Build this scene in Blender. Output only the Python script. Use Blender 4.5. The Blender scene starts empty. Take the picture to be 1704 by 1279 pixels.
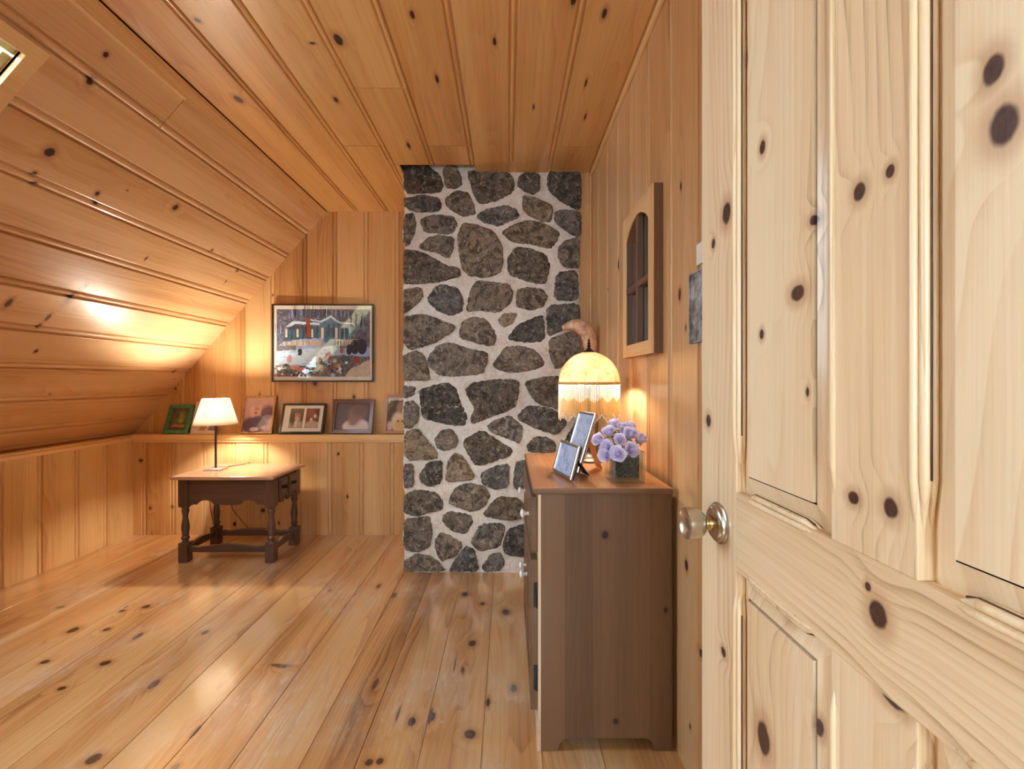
import bpy, math, random
from mathutils import Vector, Matrix, Euler

random.seed(7)
SC = bpy.context.scene
COL = SC.collection
R = math.radians

# ------------------------------------------------------------------ camera, sky, exposure
FPX, CX, CY = 750.0, 845.0, 632.0          # focal length in pixels, principal point (1704 x 1279 frame)
CAM_Z = 1.15
cam_data = bpy.data.cameras.new('camera')
cam_data.sensor_fit = 'HORIZONTAL'
cam_data.sensor_width = 36.0
cam_data.lens = FPX / 1704.0 * 36.0
cam_data.shift_x = (852.0 - CX) / 1704.0
cam_data.shift_y = (CY - 639.5) / 1704.0
cam_data.clip_start = 0.01
cam = bpy.data.objects.new('camera', cam_data)
cam.location = (0, 0, CAM_Z)
cam.rotation_euler = (R(90), 0, 0)
COL.objects.link(cam)
SC.camera = cam

SKY = (0.66, 0.84, 1.0)
SKY_STRENGTH = 15.0
EXPOSURE = 0.28
LAMP_TABLE_W = 34.0
LAMP_DRESSER_W = 10.0
WARM = (1.0, 0.89, 0.73)

world = bpy.data.worlds.new('sky')
SC.world = world
world.use_nodes = True
wbg = world.node_tree.nodes['Background']
wbg.inputs['Color'].default_value = (*SKY, 1)
wbg.inputs['Strength'].default_value = SKY_STRENGTH

SC.view_settings.view_transform = 'Standard'
SC.view_settings.look = 'None'
SC.view_settings.exposure = EXPOSURE
SC.view_settings.gamma = 1.0
SC.view_settings.use_curve_mapping = False
try:
    SC.cycles.max_bounces = 14
    SC.cycles.diffuse_bounces = 8
    SC.cycles.glossy_bounces = 6
    SC.cycles.transmission_bounces = 10
    SC.cycles.transparent_max_bounces = 16
    SC.cycles.caustics_reflective = False
    SC.cycles.caustics_refractive = True
    SC.cycles.sample_clamp_indirect = 8.0
except Exception:
    pass

# ------------------------------------------------------------------ main dimensions (metres)
CEIL = 2.437            # ceiling height
XR = 0.525              # right wall
XL = -2.779             # knee wall face
YB = 3.446              # upper back wall
YL = 3.346              # lower back wall (below the ledge)
LEDGE = 0.746           # ledge height
X_TOP = -1.388          # where slope meets ceiling
SL = 1.157              # slope dz/dx
SLEN = math.hypot(1, SL)
KNEE_Z = 0.743


def PX(x, y, d):
    """point seen at photo pixel (x, y) at depth d"""
    return Vector(((x - CX) / FPX * d, d, CAM_Z + (CY - y) / FPX * d))


def lin(c):
    return tuple((v / 12.92 if v <= 0.04045 else ((v + 0.055) / 1.055) ** 2.4) for v in c)


def rgb(r, g, b):
    return (*lin((r / 255, g / 255, b / 255)), 1.0)


# ------------------------------------------------------------------ node helper
class NT:
    def __init__(self, name):
        self.mat = bpy.data.materials.new(name)
        self.mat.use_nodes = True
        self.t = self.mat.node_tree
        for n in list(self.t.nodes):
            self.t.nodes.remove(n)
        self.out = self.t.nodes.new('ShaderNodeOutputMaterial')

    def n(self, typ, **kw):
        nd = self.t.nodes.new(typ)
        for k, v in kw.items():
            setattr(nd, k, v)
        return nd

    def put(self, sock, v):
        if isinstance(v, bpy.types.NodeSocket):
            self.t.links.new(v, sock)
        elif v is not None:
            sock.default_value = v

    def m(self, op, a, b=None, c=None, clamp=False):
        nd = self.n('ShaderNodeMath', operation=op, use_clamp=clamp)
        self.put(nd.inputs[0], a)
        if b is not None:
            self.put(nd.inputs[1], b)
        if c is not None:
            self.put(nd.inputs[2], c)
        return nd.outputs[0]

    def vec(self, x, y, z):
        nd = self.n('ShaderNodeCombineXYZ')
        for i, v in enumerate((x, y, z)):
            self.put(nd.inputs[i], v)
        return nd.outputs[0]

    def vm(self, op, a, b):
        nd = self.n('ShaderNodeVectorMath', operation=op)
        self.put(nd.inputs[0], a)
        self.put(nd.inputs[1], b)
        return nd.outputs['Value'] if op in ('LENGTH', 'DISTANCE', 'DOT_PRODUCT') else nd.outputs[0]

    def noise(self, v, scale=1.0, detail=2.0, rough=0.5, dist=0.0, col=False):
        nd = self.n('ShaderNodeTexNoise')
        self.put(nd.inputs['Vector'], v)
        nd.inputs['Scale'].default_value = scale
        nd.inputs['Detail'].default_value = detail
        nd.inputs['Roughness'].default_value = rough
        nd.inputs['Distortion'].default_value = dist
        return nd.outputs['Color'] if col else nd.outputs['Fac']

    def smooth(self, v, a, b, c=0.0, d=1.0):
        nd = self.n('ShaderNodeMapRange', interpolation_type='SMOOTHSTEP')
        self.put(nd.inputs[0], v)
        for i, x in enumerate((a, b, c, d)):
            nd.inputs[i + 1].default_value = x
        return nd.outputs[0]

    def mix(self, f, a, b, blend='MIX'):
        nd = self.n('ShaderNodeMix', data_type='RGBA', blend_type=blend)
        self.put(nd.inputs['Factor'], f)
        ins = [s for s in nd.inputs if s.type == 'RGBA']
        self.put(ins[0], a)
        self.put(ins[1], b)
        return [s for s in nd.outputs if s.type == 'RGBA'][0]

    def ramp(self, f, stops, interp='LINEAR'):
        nd = self.n('ShaderNodeValToRGB')
        self.put(nd.inputs[0], f)
        cr = nd.color_ramp
        cr.interpolation = interp
        while len(cr.elements) < len(stops):
            cr.elements.new(0.5)
        for e, (p, c) in zip(cr.elements, stops):
            e.position = p
            e.color = c
        return nd.outputs[0]

    def bump(self, h, strength=0.3, dist=0.01):
        nd = self.n('ShaderNodeBump')
        nd.inputs['Strength'].default_value = strength
        nd.inputs['Distance'].default_value = dist
        self.put(nd.inputs['Height'], h)
        return nd.outputs[0]

    def principled(self, color, rough=0.5, metal=0.0, normal=None, spec=0.5, coat=0.0, coat_rough=0.1, trans=0.0, ior=1.45, sheen=0.0, coat_ior=1.5):
        p = self.n('ShaderNodeBsdfPrincipled')
        self.put(p.inputs['Base Color'], color)
        self.put(p.inputs['Roughness'], rough)
        p.inputs['Metallic'].default_value = metal
        p.inputs['Specular IOR Level'].default_value = spec
        p.inputs['Coat Weight'].default_value = coat
        p.inputs['Coat Roughness'].default_value = coat_rough
        p.inputs['Coat IOR'].default_value = coat_ior
        p.inputs['Transmission Weight'].default_value = trans
        p.inputs['IOR'].default_value = ior
        p.inputs['Sheen Weight'].default_value = sheen
        if normal is not None:
            self.put(p.inputs['Normal'], normal)
        return p.outputs[0]

    def done(self, shader):
        self.t.links.new(shader, self.out.inputs['Surface'])
        return self.mat


def wood(name, light, mid, dark, knot=(52, 30, 20), halo=(150, 82, 38), rough=0.33, ring=38.0, ringamt=0.5,
         warp=4.0, knots=(), density=0.30, kscale=(2.3, 3.6), coat=0.25, coat_rough=0.12, boardvar=0.5,
         tonescale=7.0, tone=0.9, wear=0.0, spec=0.5, bump=0.12, coat_ior=1.5, glue=0.0):
    """pine-like wood; UV 'grain' = metres along / across the grain, UV 'rnd' = a random pair per board"""
    N = NT(name)
    uvn = N.n('ShaderNodeUVMap', uv_map='grain').outputs[0]
    rnn = N.n('ShaderNodeUVMap', uv_map='rnd').outputs[0]
    s1 = N.n('ShaderNodeSeparateXYZ'); N.put(s1.inputs[0], uvn)
    s2 = N.n('ShaderNodeSeparateXYZ'); N.put(s2.inputs[0], rnn)
    u, v, r, q = s1.outputs[0], s1.outputs[1], s2.outputs[0], s2.outputs[1]
    if glue > 0:
        wn = N.n('ShaderNodeTexWhiteNoise', noise_dimensions='1D')
        N.put(wn.inputs['W'], N.m('FLOOR', N.m('DIVIDE', v, glue)))
        sp = N.n('ShaderNodeSeparateXYZ'); N.put(sp.inputs[0], wn.outputs['Color'])
        r, q = sp.outputs[0], sp.outputs[1]
    r31, q17 = N.m('MULTIPLY', r, 31.0), N.m('MULTIPLY', q, 17.0)
    # wobble for the knot outline
    wob = N.noise(N.vec(N.m('MULTIPLY', u, 30.0), N.m('MULTIPLY', v, 60.0), r31), 1.0, 2.0)
    wob = N.m('MULTIPLY', N.m('SUBTRACT', wob, 0.5), 0.55)
    d = None
    for (ku, kv, ru, rv) in knots:
        a = N.vm('SUBTRACT', uvn, (ku, kv, 0))
        a = N.vm('MULTIPLY', a, (1.0 / ru, 1.0 / rv, 0))
        l = N.vm('LENGTH', a, (0, 0, 0))
        d = l if d is None else N.m('MINIMUM', d, l)
    if density > 0:
        vo = N.n('ShaderNodeTexVoronoi', voronoi_dimensions='2D', feature='F1')
        vo.inputs['Scale'].default_value = 1.0
        vo.inputs['Randomness'].default_value = 0.85
        N.put(vo.inputs['Vector'], N.vec(N.m('MULTIPLY_ADD', u, kscale[0], r31), N.m('MULTIPLY_ADD', v, kscale[1], q17), 0.0))
        sc = N.n('ShaderNodeSeparateXYZ'); N.put(sc.inputs[0], vo.outputs['Color'])
        rad = N.m('SUBTRACT', sc.outputs[0], 1.0 - density)
        rad = N.m('MULTIPLY', N.m('DIVIDE', rad, density), N.m('MULTIPLY_ADD', sc.outputs[1], 0.05, 0.018))
        rad = N.m('MAXIMUM', rad, 0.0006)
        dr = N.m('DIVIDE', vo.outputs['Distance'], rad)
        d = dr if d is None else N.m('MINIMUM', d, dr)
    if d is None:
        d = 50.0
        dw = 50.0
    else:
        dw = N.m('ADD', d, wob)
    kw = N.smooth(d, 0.4, 5.0, 1.0, 0.0)
    n1 = N.noise(N.vec(N.m('MULTIPLY_ADD', u, 0.55, r31), N.m('MULTIPLY_ADD', v, 4.5, q17), N.m('MULTIPLY', r, 9.0)), 1.0, 2.0, 0.45)
    rc = N.m('ADD', N.m('MULTIPLY', v, ring), N.m('MULTIPLY', N.m('SUBTRACT', n1, 0.5), warp * 4))
    rc = N.m('ADD', rc, N.m('ADD', N.m('MULTIPLY', q, 10.0), kw))
    fr = N.m('FRACT', rc)
    rings = N.m('POWER', fr, 2.2)                       # slow rise, sharp late-wood edge
    rings = N.m('MULTIPLY', rings, N.smooth(fr, 0.93, 1.0, 1.0, 0.0))
    fib = N.noise(N.vec(N.m('MULTIPLY_ADD', u, 5.0, r31), N.m('MULTIPLY', v, 330.0), r31), 1.0, 3.0, 0.6)
    ton = N.noise(N.vec(N.m('MULTIPLY_ADD', u, 0.35, r31), N.m('MULTIPLY_ADD', v, tonescale, q17), 0.0), 1.0, 3.0, 0.5)
    ton = N.smooth(ton, 0.3, 0.7)
    msk = N.noise(N.vec(N.m('MULTIPLY_ADD', u, 1.3, q17), N.m('MULTIPLY_ADD', v, 9.0, r31), 4.0), 1.0, 2.0)
    stk = N.noise(N.vec(N.m('MULTIPLY_ADD', u, 0.8, q17), N.m('MULTIPLY_ADD', v, 70.0, r31), 2.0), 1.0, 4.0, 0.6)
    f = N.m('MULTIPLY', N.m('MULTIPLY', rings, N.smooth(msk, 0.38, 0.66, 0.22, 1.0)), ringamt * 0.85)
    f = N.m('MULTIPLY_ADD', N.m('SUBTRACT', stk, 0.5), 0.55, f)
    f = N.m('MULTIPLY_ADD', ton, 0.42 * tone, f)
    f = N.m('MULTIPLY_ADD', N.m('SUBTRACT', fib, 0.5), 0.55, f)
    f = N.m('MULTIPLY_ADD', N.m('SUBTRACT', r, 0.5), boardvar, f)
    col = N.ramp(f, [(0.0, rgb(*light)), (0.45, rgb(*mid)), (1.0, rgb(*dark))])
    if not isinstance(dw, float):
        col = N.mix(N.smooth(dw, 0.8, 2.4, 0.5, 0.0), col, rgb(*halo))
        inner = N.noise(N.vec(N.m('MULTIPLY', u, 120.0), N.m('MULTIPLY', v, 160.0), 0.0), 1.0, 2.0)
        kc = N.mix(inner, rgb(*[max(0, int(c * 0.55)) for c in knot]), rgb(*[min(255, int(c * 1.5)) for c in knot]))
        col = N.mix(N.smooth(dw, 0.72, 1.08, 1.0, 0.0), col, kc)
    rg = N.m('MULTIPLY_ADD', N.m('SUBTRACT', fib, 0.5), 0.16, rough)
    if wear > 0:
        w1 = N.noise(N.vec(N.m('MULTIPLY', u, 2.2), N.m('MULTIPLY', v, 3.0), 3.0), 1.0, 5.0, 0.62)
        w1 = N.smooth(w1, 0.46, 0.66)
        w2 = N.noise(N.vec(N.m('MULTIPLY', u, 14.0), N.m('MULTIPLY', v, 60.0), 1.0), 1.0, 4.0, 0.7)
        w2 = N.smooth(w2, 0.5, 0.75)
        wf = N.m('MULTIPLY', N.m('MULTIPLY', w1, N.m('MULTIPLY_ADD', w2, 0.8, 0.25)), wear)
        col = N.mix(wf, col, rgb(212, 200, 184))
        # small scuffs
        w3 = N.noise(N.vec(N.m('MULTIPLY', u, 26.0), N.m('MULTIPLY', v, 30.0), 8.0), 1.0, 2.0, 0.5)
        col = N.mix(N.m('MULTIPLY', N.smooth(w3, 0.74, 0.80), 0.5), col, rgb(222, 214, 204))
        rg = N.m('MULTIPLY_ADD', w1, 0.12, rg)
    nrm = N.bump(N.m('ADD', fib, N.m('MULTIPLY', rings, 0.4)), bump, 0.0015)
    return N.done(N.principled(col, rg, 0.0, nrm, spec=spec, coat=coat, coat_rough=coat_rough, coat_ior=coat_ior))


def plain(name, c, rough=0.5, metal=0.0, spec=0.5, var=0.12, scale=30.0, bump=0.0, coat=0.0, bscale=None):
    N = NT(name)
    tc = N.n('ShaderNodeTexCoord').outputs['Object']
    nz = N.noise(tc, scale, 4.0, 0.6)
    hi = [min(255, int(x * (1 + var))) for x in c]
    lo = [int(x * (1 - var)) for x in c]
    col = N.mix(N.smooth(nz, 0.3, 0.7), rgb(*lo), rgb(*hi))
    nrm = None
    if bump:
        nrm = N.bump(N.noise(tc, bscale or scale * 3, 4.0, 0.6), bump, 0.002)
    return N.done(N.principled(col, rough, metal, nrm, spec=spec, coat=coat))


# ------------------------------------------------------------------ mesh builder
class MB:
    def __init__(self):
        self.v, self.f, self.uv, self.rn, self.mi, self.sm = [], [], [], [], [], []

    def face(self, pts, uvs=None, rnd=None, mi=0, smooth=False):
        b = len(self.v)
        self.v += [tuple(p) for p in pts]
        self.f.append(tuple(range(b, b + len(pts))))
        self.uv.append([tuple(t) for t in uvs] if uvs else [(p[0], p[1]) for p in pts])
        self.rn.append(rnd or (0.5, 0.5))
        self.mi.append(mi); self.sm.append(smooth)

    def shared(self, verts, faces, grain='z', rnd=None, mi=0, smooth=True):
        b = len(self.v)
        self.v += [tuple(p) for p in verts]
        rnd = rnd or (random.random(), random.random())
        for f in faces:
            self.f.append(tuple(i + b for i in f))
            pts = [Vector(verts[i]) for i in f]
            self.uv.append(grain_uv(pts, grain))
            self.rn.append(rnd); self.mi.append(mi); self.sm.append(smooth)

    def box(self, lo, hi, grain='x', mi=0, rnd=None, M=None):
        x0, y0, z0 = lo; x1, y1, z1 = hi
        vs = [Vector(p) for p in ((x0, y0, z0), (x1, y0, z0), (x1, y1, z0), (x0, y1, z0), (x0, y0, z1), (x1, y0, z1), (x1, y1, z1), (x0, y1, z1))]
        fs = [(0, 3, 2, 1), (4, 5, 6, 7), (0, 1, 5, 4), (1, 2, 6, 5), (2, 3, 7, 6), (3, 0, 4, 7)]
        b = len(self.v)
        rnd = rnd or (random.random(), random.random())
        for f in fs:
            self.uv.append(grain_uv([vs[i] for i in f], grain))
            self.f.append(tuple(i + b for i in f))
            self.rn.append(rnd); self.mi.append(mi); self.sm.append(False)
        self.v += [tuple(M @ p) if M else tuple(p) for p in vs]

    def prism(self, poly, origin, A, B, C, depth, grain='x', mi=0, rnd=None):
        """extrude polygon (a, b) in plane A, B at origin along C by depth"""
        O, A, B, C = Vector(origin), Vector(A), Vector(B), Vector(C)
        n = len(poly)
        p0 = [O + A * a + B * b for a, b in poly]
        p1 = [p + C * depth for p in p0]
        b = len(self.v)
        rnd = rnd or (random.random(), random.random())
        vs = p0 + p1
        fs = [tuple(reversed(range(n))), tuple(range(n, 2 * n))]
        fs += [(i, (i + 1) % n, n + (i + 1) % n, n + i) for i in range(n)]
        area = sum(poly[i][0] * poly[(i + 1) % n][1] - poly[(i + 1) % n][0] * poly[i][1] for i in range(n))
        if (A.cross(B)).dot(C) * area * (1 if depth > 0 else -1) < 0:
            fs = [tuple(reversed(f)) for f in fs]
        for f in fs:
            self.uv.append(grain_uv([vs[i] for i in f], grain))
            self.f.append(tuple(i + b for i in f))
            self.rn.append(rnd); self.mi.append(mi); self.sm.append(False)
        self.v += [tuple(p) for p in vs]

    def lathe(self, prof, origin=(0, 0, 0), segs=24, grain='z', mi=0, smooth=True, M=None, square=None, caps=True):
        """profile of (radius, height); square: function giving a multiplier per angle & index"""
        vs, fs = [], []
        for k, (r, z) in enumerate(prof):
            for i in range(segs):
                a = 2 * math.pi * (i + 0.5) / segs
                vs.append(Vector((r * math.cos(a), r * math.sin(a), z)))
        for k in range(len(prof) - 1):
            for i in range(segs):
                j = (i + 1) % segs
                fs.append((k * segs + i, k * segs + j, (k + 1) * segs + j, (k + 1) * segs + i))
        if caps:
            fs.append(tuple(reversed(range(segs))))
            fs.append(tuple((len(prof) - 1) * segs + i for i in range(segs)))
        O = Vector(origin)
        vs = [((M @ p) if M else p) + O for p in vs]
        self.shared(vs, fs, grain, None, mi, smooth)

    def tube(self, path, radii, segs=10, mi=0, grain='z', smooth=True, flat=None):
        path = [Vector(p) for p in path]
        if not isinstance(radii, (list, tuple)):
            radii = [radii] * len(path)
        vs, fs = [], []
        prevN = None
        for k, p in enumerate(path):
            t = (path[min(k + 1, len(path) - 1)] - path[max(k - 1, 0)]).normalized()
            if prevN is None:
                ref = Vector((0, 0, 1)) if abs(t.z) < 0.9 else Vector((1, 0, 0))
                nn = t.cross(ref).normalized()
            else:
                nn = (prevN - t * prevN.dot(t)).normalized()
            prevN = nn
            bb = t.cross(nn)
            for i in range(segs):
                a = 2 * math.pi * i / segs
                vs.append(p + (nn * math.cos(a) + bb * math.sin(a)) * radii[k])
        for k in range(len(path) - 1):
            for i in range(segs):
                j = (i + 1) % segs
                fs.append((k * segs + i, k * segs + j, (k + 1) * segs + j, (k + 1) * segs + i))
        fs.append(tuple(reversed(range(segs))))
        fs.append(tuple((len(path) - 1) * segs + i for i in range(segs)))
        self.shared(vs, fs, grain, None, mi, smooth)

    def build(self, name, mats, parent=None, bevel=0.0, bseg=2, xf=None):
        me = bpy.data.meshes.new(name)
        vs = [tuple(xf @ Vector(p)) for p in self.v] if xf else self.v
        me.from_pydata(vs, [], self.f)
        g = me.uv_layers.new(name='grain')
        r = me.uv_layers.new(name='rnd')
        ga, ra = [], []
        for poly_uv, rn in zip(self.uv, self.rn):
            for t in poly_uv:
                ga += [t[0], t[1]]
                ra += [rn[0], rn[1]]
        g.data.foreach_set('uv', ga)
        r.data.foreach_set('uv', ra)
        me.polygons.foreach_set('material_index', self.mi)
        me.polygons.foreach_set('use_smooth', self.sm)
        for m in (mats if isinstance(mats, (list, tuple)) else [mats]):
            me.materials.append(m)
        me.validate()
        me.update()
        o = bpy.data.objects.new(name, me)
        COL.objects.link(o)
        if parent:
            o.parent = parent
        if bevel:
            b = o.modifiers.new('bevel', 'BEVEL')
            b.width = bevel
            b.segments = bseg
            b.limit_method = 'ANGLE'
            b.angle_limit = R(40)
        return o


def grain_uv(pts, grain):
    g = 'xyz'.index(grain)
    n = Vector((0, 0, 0))
    for i in range(len(pts)):
        a, b = pts[i], pts[(i + 1) % len(pts)]
        n += Vector(((a.y - b.y) * (a.z + b.z), (a.z - b.z) * (a.x + b.x), (a.x - b.x) * (a.y + b.y)))
    k = max(range(3), key=lambda i: abs(n[i]))
    others = [i for i in range(3) if i != g]
    if k == g:
        return [(p[others[0]] * 0.3, p[others[1]]) for p in pts]
    w = [i for i in others if i != k][0]
    return [(p[g], p[w]) for p in pts]


def empty(name, loc=(0, 0, 0), rz=0.0):
    o = bpy.data.objects.new(name, None)
    o.empty_display_size = 0.05
    o.location = loc
    o.rotation_euler = (0, 0, rz)
    COL.objects.link(o)
    return o


def tag(o, label=None, cat=None, group=None, kind=None):
    if label: o['label'] = label
    if cat: o['category'] = cat
    if group: o['group'] = group
    if kind: o['kind'] = kind
    return o


def struct(mb, name, mats, label=None, parent=None, bevel=0.0):
    o = mb.build(name, mats, parent, bevel)
    if parent is None:
        o['kind'] = 'structure'
        if label: o['label'] = label
    return o


def boards(mb, O, U, V, N, spans, bead=0.022, groove=0.009, mi=0, beadside=1, gap=0.003):
    """tongue-and-groove boards: spans of (v0, v1, u0, u1); a bead runs along one long edge of every board"""
    O, U, V, N = Vector(O), Vector(U), Vector(V), Vector(N)
    for (v0, v1, u0, u1) in spans:
        w = v1 - v0
        if w < 0.004:
            continue
        if bead and w > 3 * bead:
            prof = [(0.0, -groove), (gap, -groove), (gap + 0.004, -0.001), (gap + 0.007, 0.0), (w - bead - 0.011, 0.0), (w - bead - 0.008, -0.001),
                    (w - bead - 0.004, -groove * 0.8), (w - bead - 0.001, -groove * 0.8)]
            br = (bead - 0.001) / 2
            prof += [(w - bead + br - br * math.cos(math.pi * k / 10), -groove * 0.8 + groove * 0.8 * math.sin(math.pi * k / 10)) for k in range(1, 10)]
            prof += [(w - 0.0008, -groove), (w, -groove)]
        else:
            prof = [(0.0, -groove), (gap, -groove), (gap + 0.0003, -0.0006), (gap + 0.0009, 0.0), (w - gap - 0.0009, 0.0), (w - gap - 0.0003, -0.0006), (w - gap, -groove), (w, -groove)]
        if beadside < 0:
            prof = [(w - a, b) for a, b in reversed(prof)]
        rnd = (random.random(), random.random())
        flip = U.cross(V).dot(N) < 0
        for (a, h), (b, k) in zip(prof[:-1], prof[1:]):
            q = [(u0, v0 + a, h), (u1, v0 + a, h), (u1, v0 + b, k), (u0, v0 + b, k)]
            if flip:
                q.reverse()
            mb.face([O + U * x + V * y + N * z for x, y, z in q], [(x, y) for x, y, z in q], rnd, mi, False)
        # butt ends
        for uu in (u0, u1):
            q = [(uu, v0, -groove), (uu, v1, -groove), (uu, v1 - 0.004, 0), (uu, v0 + 0.004, 0)]
            mb.face([O + U * x + V * y + N * z for x, y, z in q], [(x, y) for x, y, z in q], rnd, mi, False)


def slab(mb, O, U, V, N, v0, v1, u0, u1, back=0.0105, thick=0.04, mi=1):
    """dark backing behind the boards"""
    O, U, V, N = Vector(O), Vector(U), Vector(V), Vector(N)
    mb.prism([(u0, v0), (u1, v0), (u1, v1), (u0, v1)], O - N * back, U, V, -N, thick, 'x', mi)


# ------------------------------------------------------------------ knots read off the surfaces
def k_slope(x, y, rx, ru):
    # ray against slope plane: returns (u=Y, v=s)
    dx, dz = (x - CX) / FPX, (CY - y) / FPX
    c = CEIL - CAM_Z - SL * X_TOP
    D = c / (dz - SL * dx)
    s = (X_TOP - dx * D) * SLEN
    return (D, s, ru, rx)


def k_ceil(x, y, ru, rv):
    D = (CEIL - CAM_Z) * FPX / (CY - y)
    return (D, (x - CX) / FPX * D, ru, rv)


def k_floor(x, y, ru, rv):
    D = CAM_Z * FPX / (y - CY)
    return (D, (x - CX) / FPX * D, ru, rv)


def k_door(x, y, ry, rz, rail=False):
    D = 0.351 * FPX / (x - CX)
    z = CAM_Z + (CY - y) / FPX * D
    rzm = rz / FPX * D
    rym = ry * D * D / (0.351 * FPX)
    return (D, z, rym, rzm) if rail else (z, D, rzm, rym)


def k_back(x, y, d, ru, rv):
    p = PX(x, y, d)
    return (p.z, p.x, ru * 0.72, rv * 0.72)


def k_right(x, y, ru, rv):
    D = XR * FPX / (x - CX)
    return (CAM_Z + (CY - y) / FPX * D, D, ru, rv)


PINE = dict(light=(226, 172, 108), mid=(205, 142, 78), dark=(160, 96, 44))
M_ceil = wood('pine_ceiling', (214, 168, 107), (197, 144, 83), (153, 96, 45), ring=26, ringamt=0.34, tone=1.15, density=0.22, boardvar=0.3, knots=[
    k_ceil(563, 66, 0.030, 0.017), k_ceil(686, 25, 0.02, 0.009), k_ceil(727, 131, 0.03, 0.008), k_ceil(823, 69, 0.022, 0.007),
    k_ceil(680, 242, 0.035, 0.009), k_ceil(1006, 22, 0.025, 0.009), k_ceil(975, 138, 0.03, 0.005), k_ceil(974, 194, 0.03, 0.005),
    k_ceil(559, 166, 0.022, 0.010), k_ceil(329, 34, 0.012, 0.010), k_ceil(888, 178, 0.02, 0.005), k_ceil(954, 2, 0.02, 0.010), k_ceil(520, 72, 0.007, 0.012)])
M_slope = wood('pine_slope', (220, 181, 137), (202, 157, 107), (159, 107, 62), ring=30, ringamt=0.36, tone=1.15, density=0.18, boardvar=0.3, knots=[
    k_slope(83, 253, 0.021, 0.018), k_slope(57, 289, 0.011, 0.009), k_slope(58, 305, 0.010, 0.009), k_slope(162, 322, 0.012, 0.010), k_slope(160, 338, 0.010, 0.012),
    k_slope(150, 135, 0.017, 0.013), k_slope(176, 91, 0.012, 0.009), k_slope(292, 345, 0.018, 0.014), k_slope(315, 156, 0.013, 0.010), k_slope(14, 504, 0.025, 0.012),
    k_slope(80, 528, 0.022, 0.008), k_slope(65, 542, 0.014, 0.008), k_slope(117, 495, 0.03, 0.015), k_slope(140, 477, 0.022, 0.012), k_slope(60, 584, 0.012, 0.009),
    k_slope(352, 417, 0.012, 0.008), k_slope(243, 430, 0.012, 0.006), k_slope(395, 450, 0.012, 0.010), k_slope(376, 468, 0.01, 0.006), k_slope(290, 618, 0.014, 0.012)])
M_back = wood('pine_back_wall', (218, 179, 127), (200, 153, 99), (157, 105, 57), ring=34, ringamt=0.4, boardvar=0.65, tone=1.15, density=0.15, knots=[
    k_back(234, 766, YL, 0.016, 0.016), k_back(250, 845, YL, 0.014, 0.014), k_back(286, 843, YL, 0.016, 0.014), k_back(390, 872, YL, 0.02, 0.014),
    k_back(410, 663, YB, 0.02, 0.012), k_back(432, 658, YB, 0.03, 0.008), k_back(437, 849, YL, 0.02, 0.018), k_back(578, 826, YL, 0.02, 0.010), k_back(563, 755, YL, 0.016, 0.012), k_back(464, 870, YL, 0.016, 0.010), k_back(589, 660, YB, 0.022, 0.014)])
M_wallR = wood('pine_right_wall', (218, 181, 134), (200, 155, 105), (157, 107, 62), ring=34, ringamt=0.35, tone=1.15, density=0.16, knots=[
    k_right(1133, 310, 0.014, 0.007), k_right(1131, 490, 0.02, 0.010), k_right(1029, 440, 0.02, 0.012), k_right(1166, 1086, 0.012, 0.016), k_right(1141, 545, 0.01, 0.005)])
M_knee = wood('pine_knee_wall', (220, 183, 129), (202, 157, 103), (161, 107, 57), ring=30, ringamt=0.45, boardvar=0.65, tone=1.15, density=0.16)
M_floor = wood('pine_floor', (216, 170, 114), (192, 138, 84), (128, 80, 42), ring=24, ringamt=0.55, warp=5, density=0.07, kscale=(1.6, 4.0), rough=0.30, coat=1.0,
               coat_rough=0.15, coat_ior=2.1, boardvar=0.34, wear=0.95, tone=1.3, knots=[
    k_floor(782, 1221, 0.020, 0.019), k_floor(786, 1070, 0.024, 0.017), k_floor(685, 1200, 0.022, 0.015), k_floor(855, 1145, 0.024, 0.014), k_floor(812, 1168, 0.022, 0.008),
    k_floor(774, 988, 0.022, 0.018), k_floor(803, 1004, 0.018, 0.015), k_floor(842, 1018, 0.03, 0.02), k_floor(770, 1115, 0.025, 0.008), k_floor(757, 1105, 0.05, 0.003),
    k_floor(614, 1268, 0.014, 0.012), k_floor(632, 1266, 0.014, 0.012), k_floor(625, 1137, 0.035, 0.010), k_floor(656, 990, 0.03, 0.012), k_floor(155, 1263, 0.022, 0.022),
    k_floor(256, 1138, 0.030, 0.016), k_floor(175, 1103, 0.018, 0.022), k_floor(122, 1048, 0.028, 0.022), k_floor(203, 1016, 0.014, 0.014), k_floor(243, 1009, 0.02, 0.020),
    k_floor(178, 1047, 0.015, 0.016), k_floor(103, 1145, 0.012, 0.015), k_floor(75, 1101, 0.015, 0.018), k_floor(341, 1052, 0.02, 0.014), k_floor(230, 1058, 0.03, 0.014),
    k_floor(473, 1108, 0.010, 0.035), k_floor(460, 1106, 0.008, 0.025), k_floor(717, 1190, 0.04, 0.006), k_floor(720, 1192, 0.02, 0.01), k_floor(100, 1010, 0.015, 0.02),
    k_floor(630, 975, 0.03, 0.012), k_floor(550, 982, 0.02, 0.010), k_floor(663, 1186, 0.04, 0.004), k_floor(325, 1217, 0.03, 0.009), k_floor(291, 1276, 0.015, 0.012)])
DOORK = dict(light=(244, 224, 188), mid=(230, 202, 162), dark=(146, 104, 62), knot=(66, 46, 40), halo=(168, 112, 66), rough=0.36, coat=0.2, boardvar=0.2, ringamt=0.62, tone=1.15)
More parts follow.
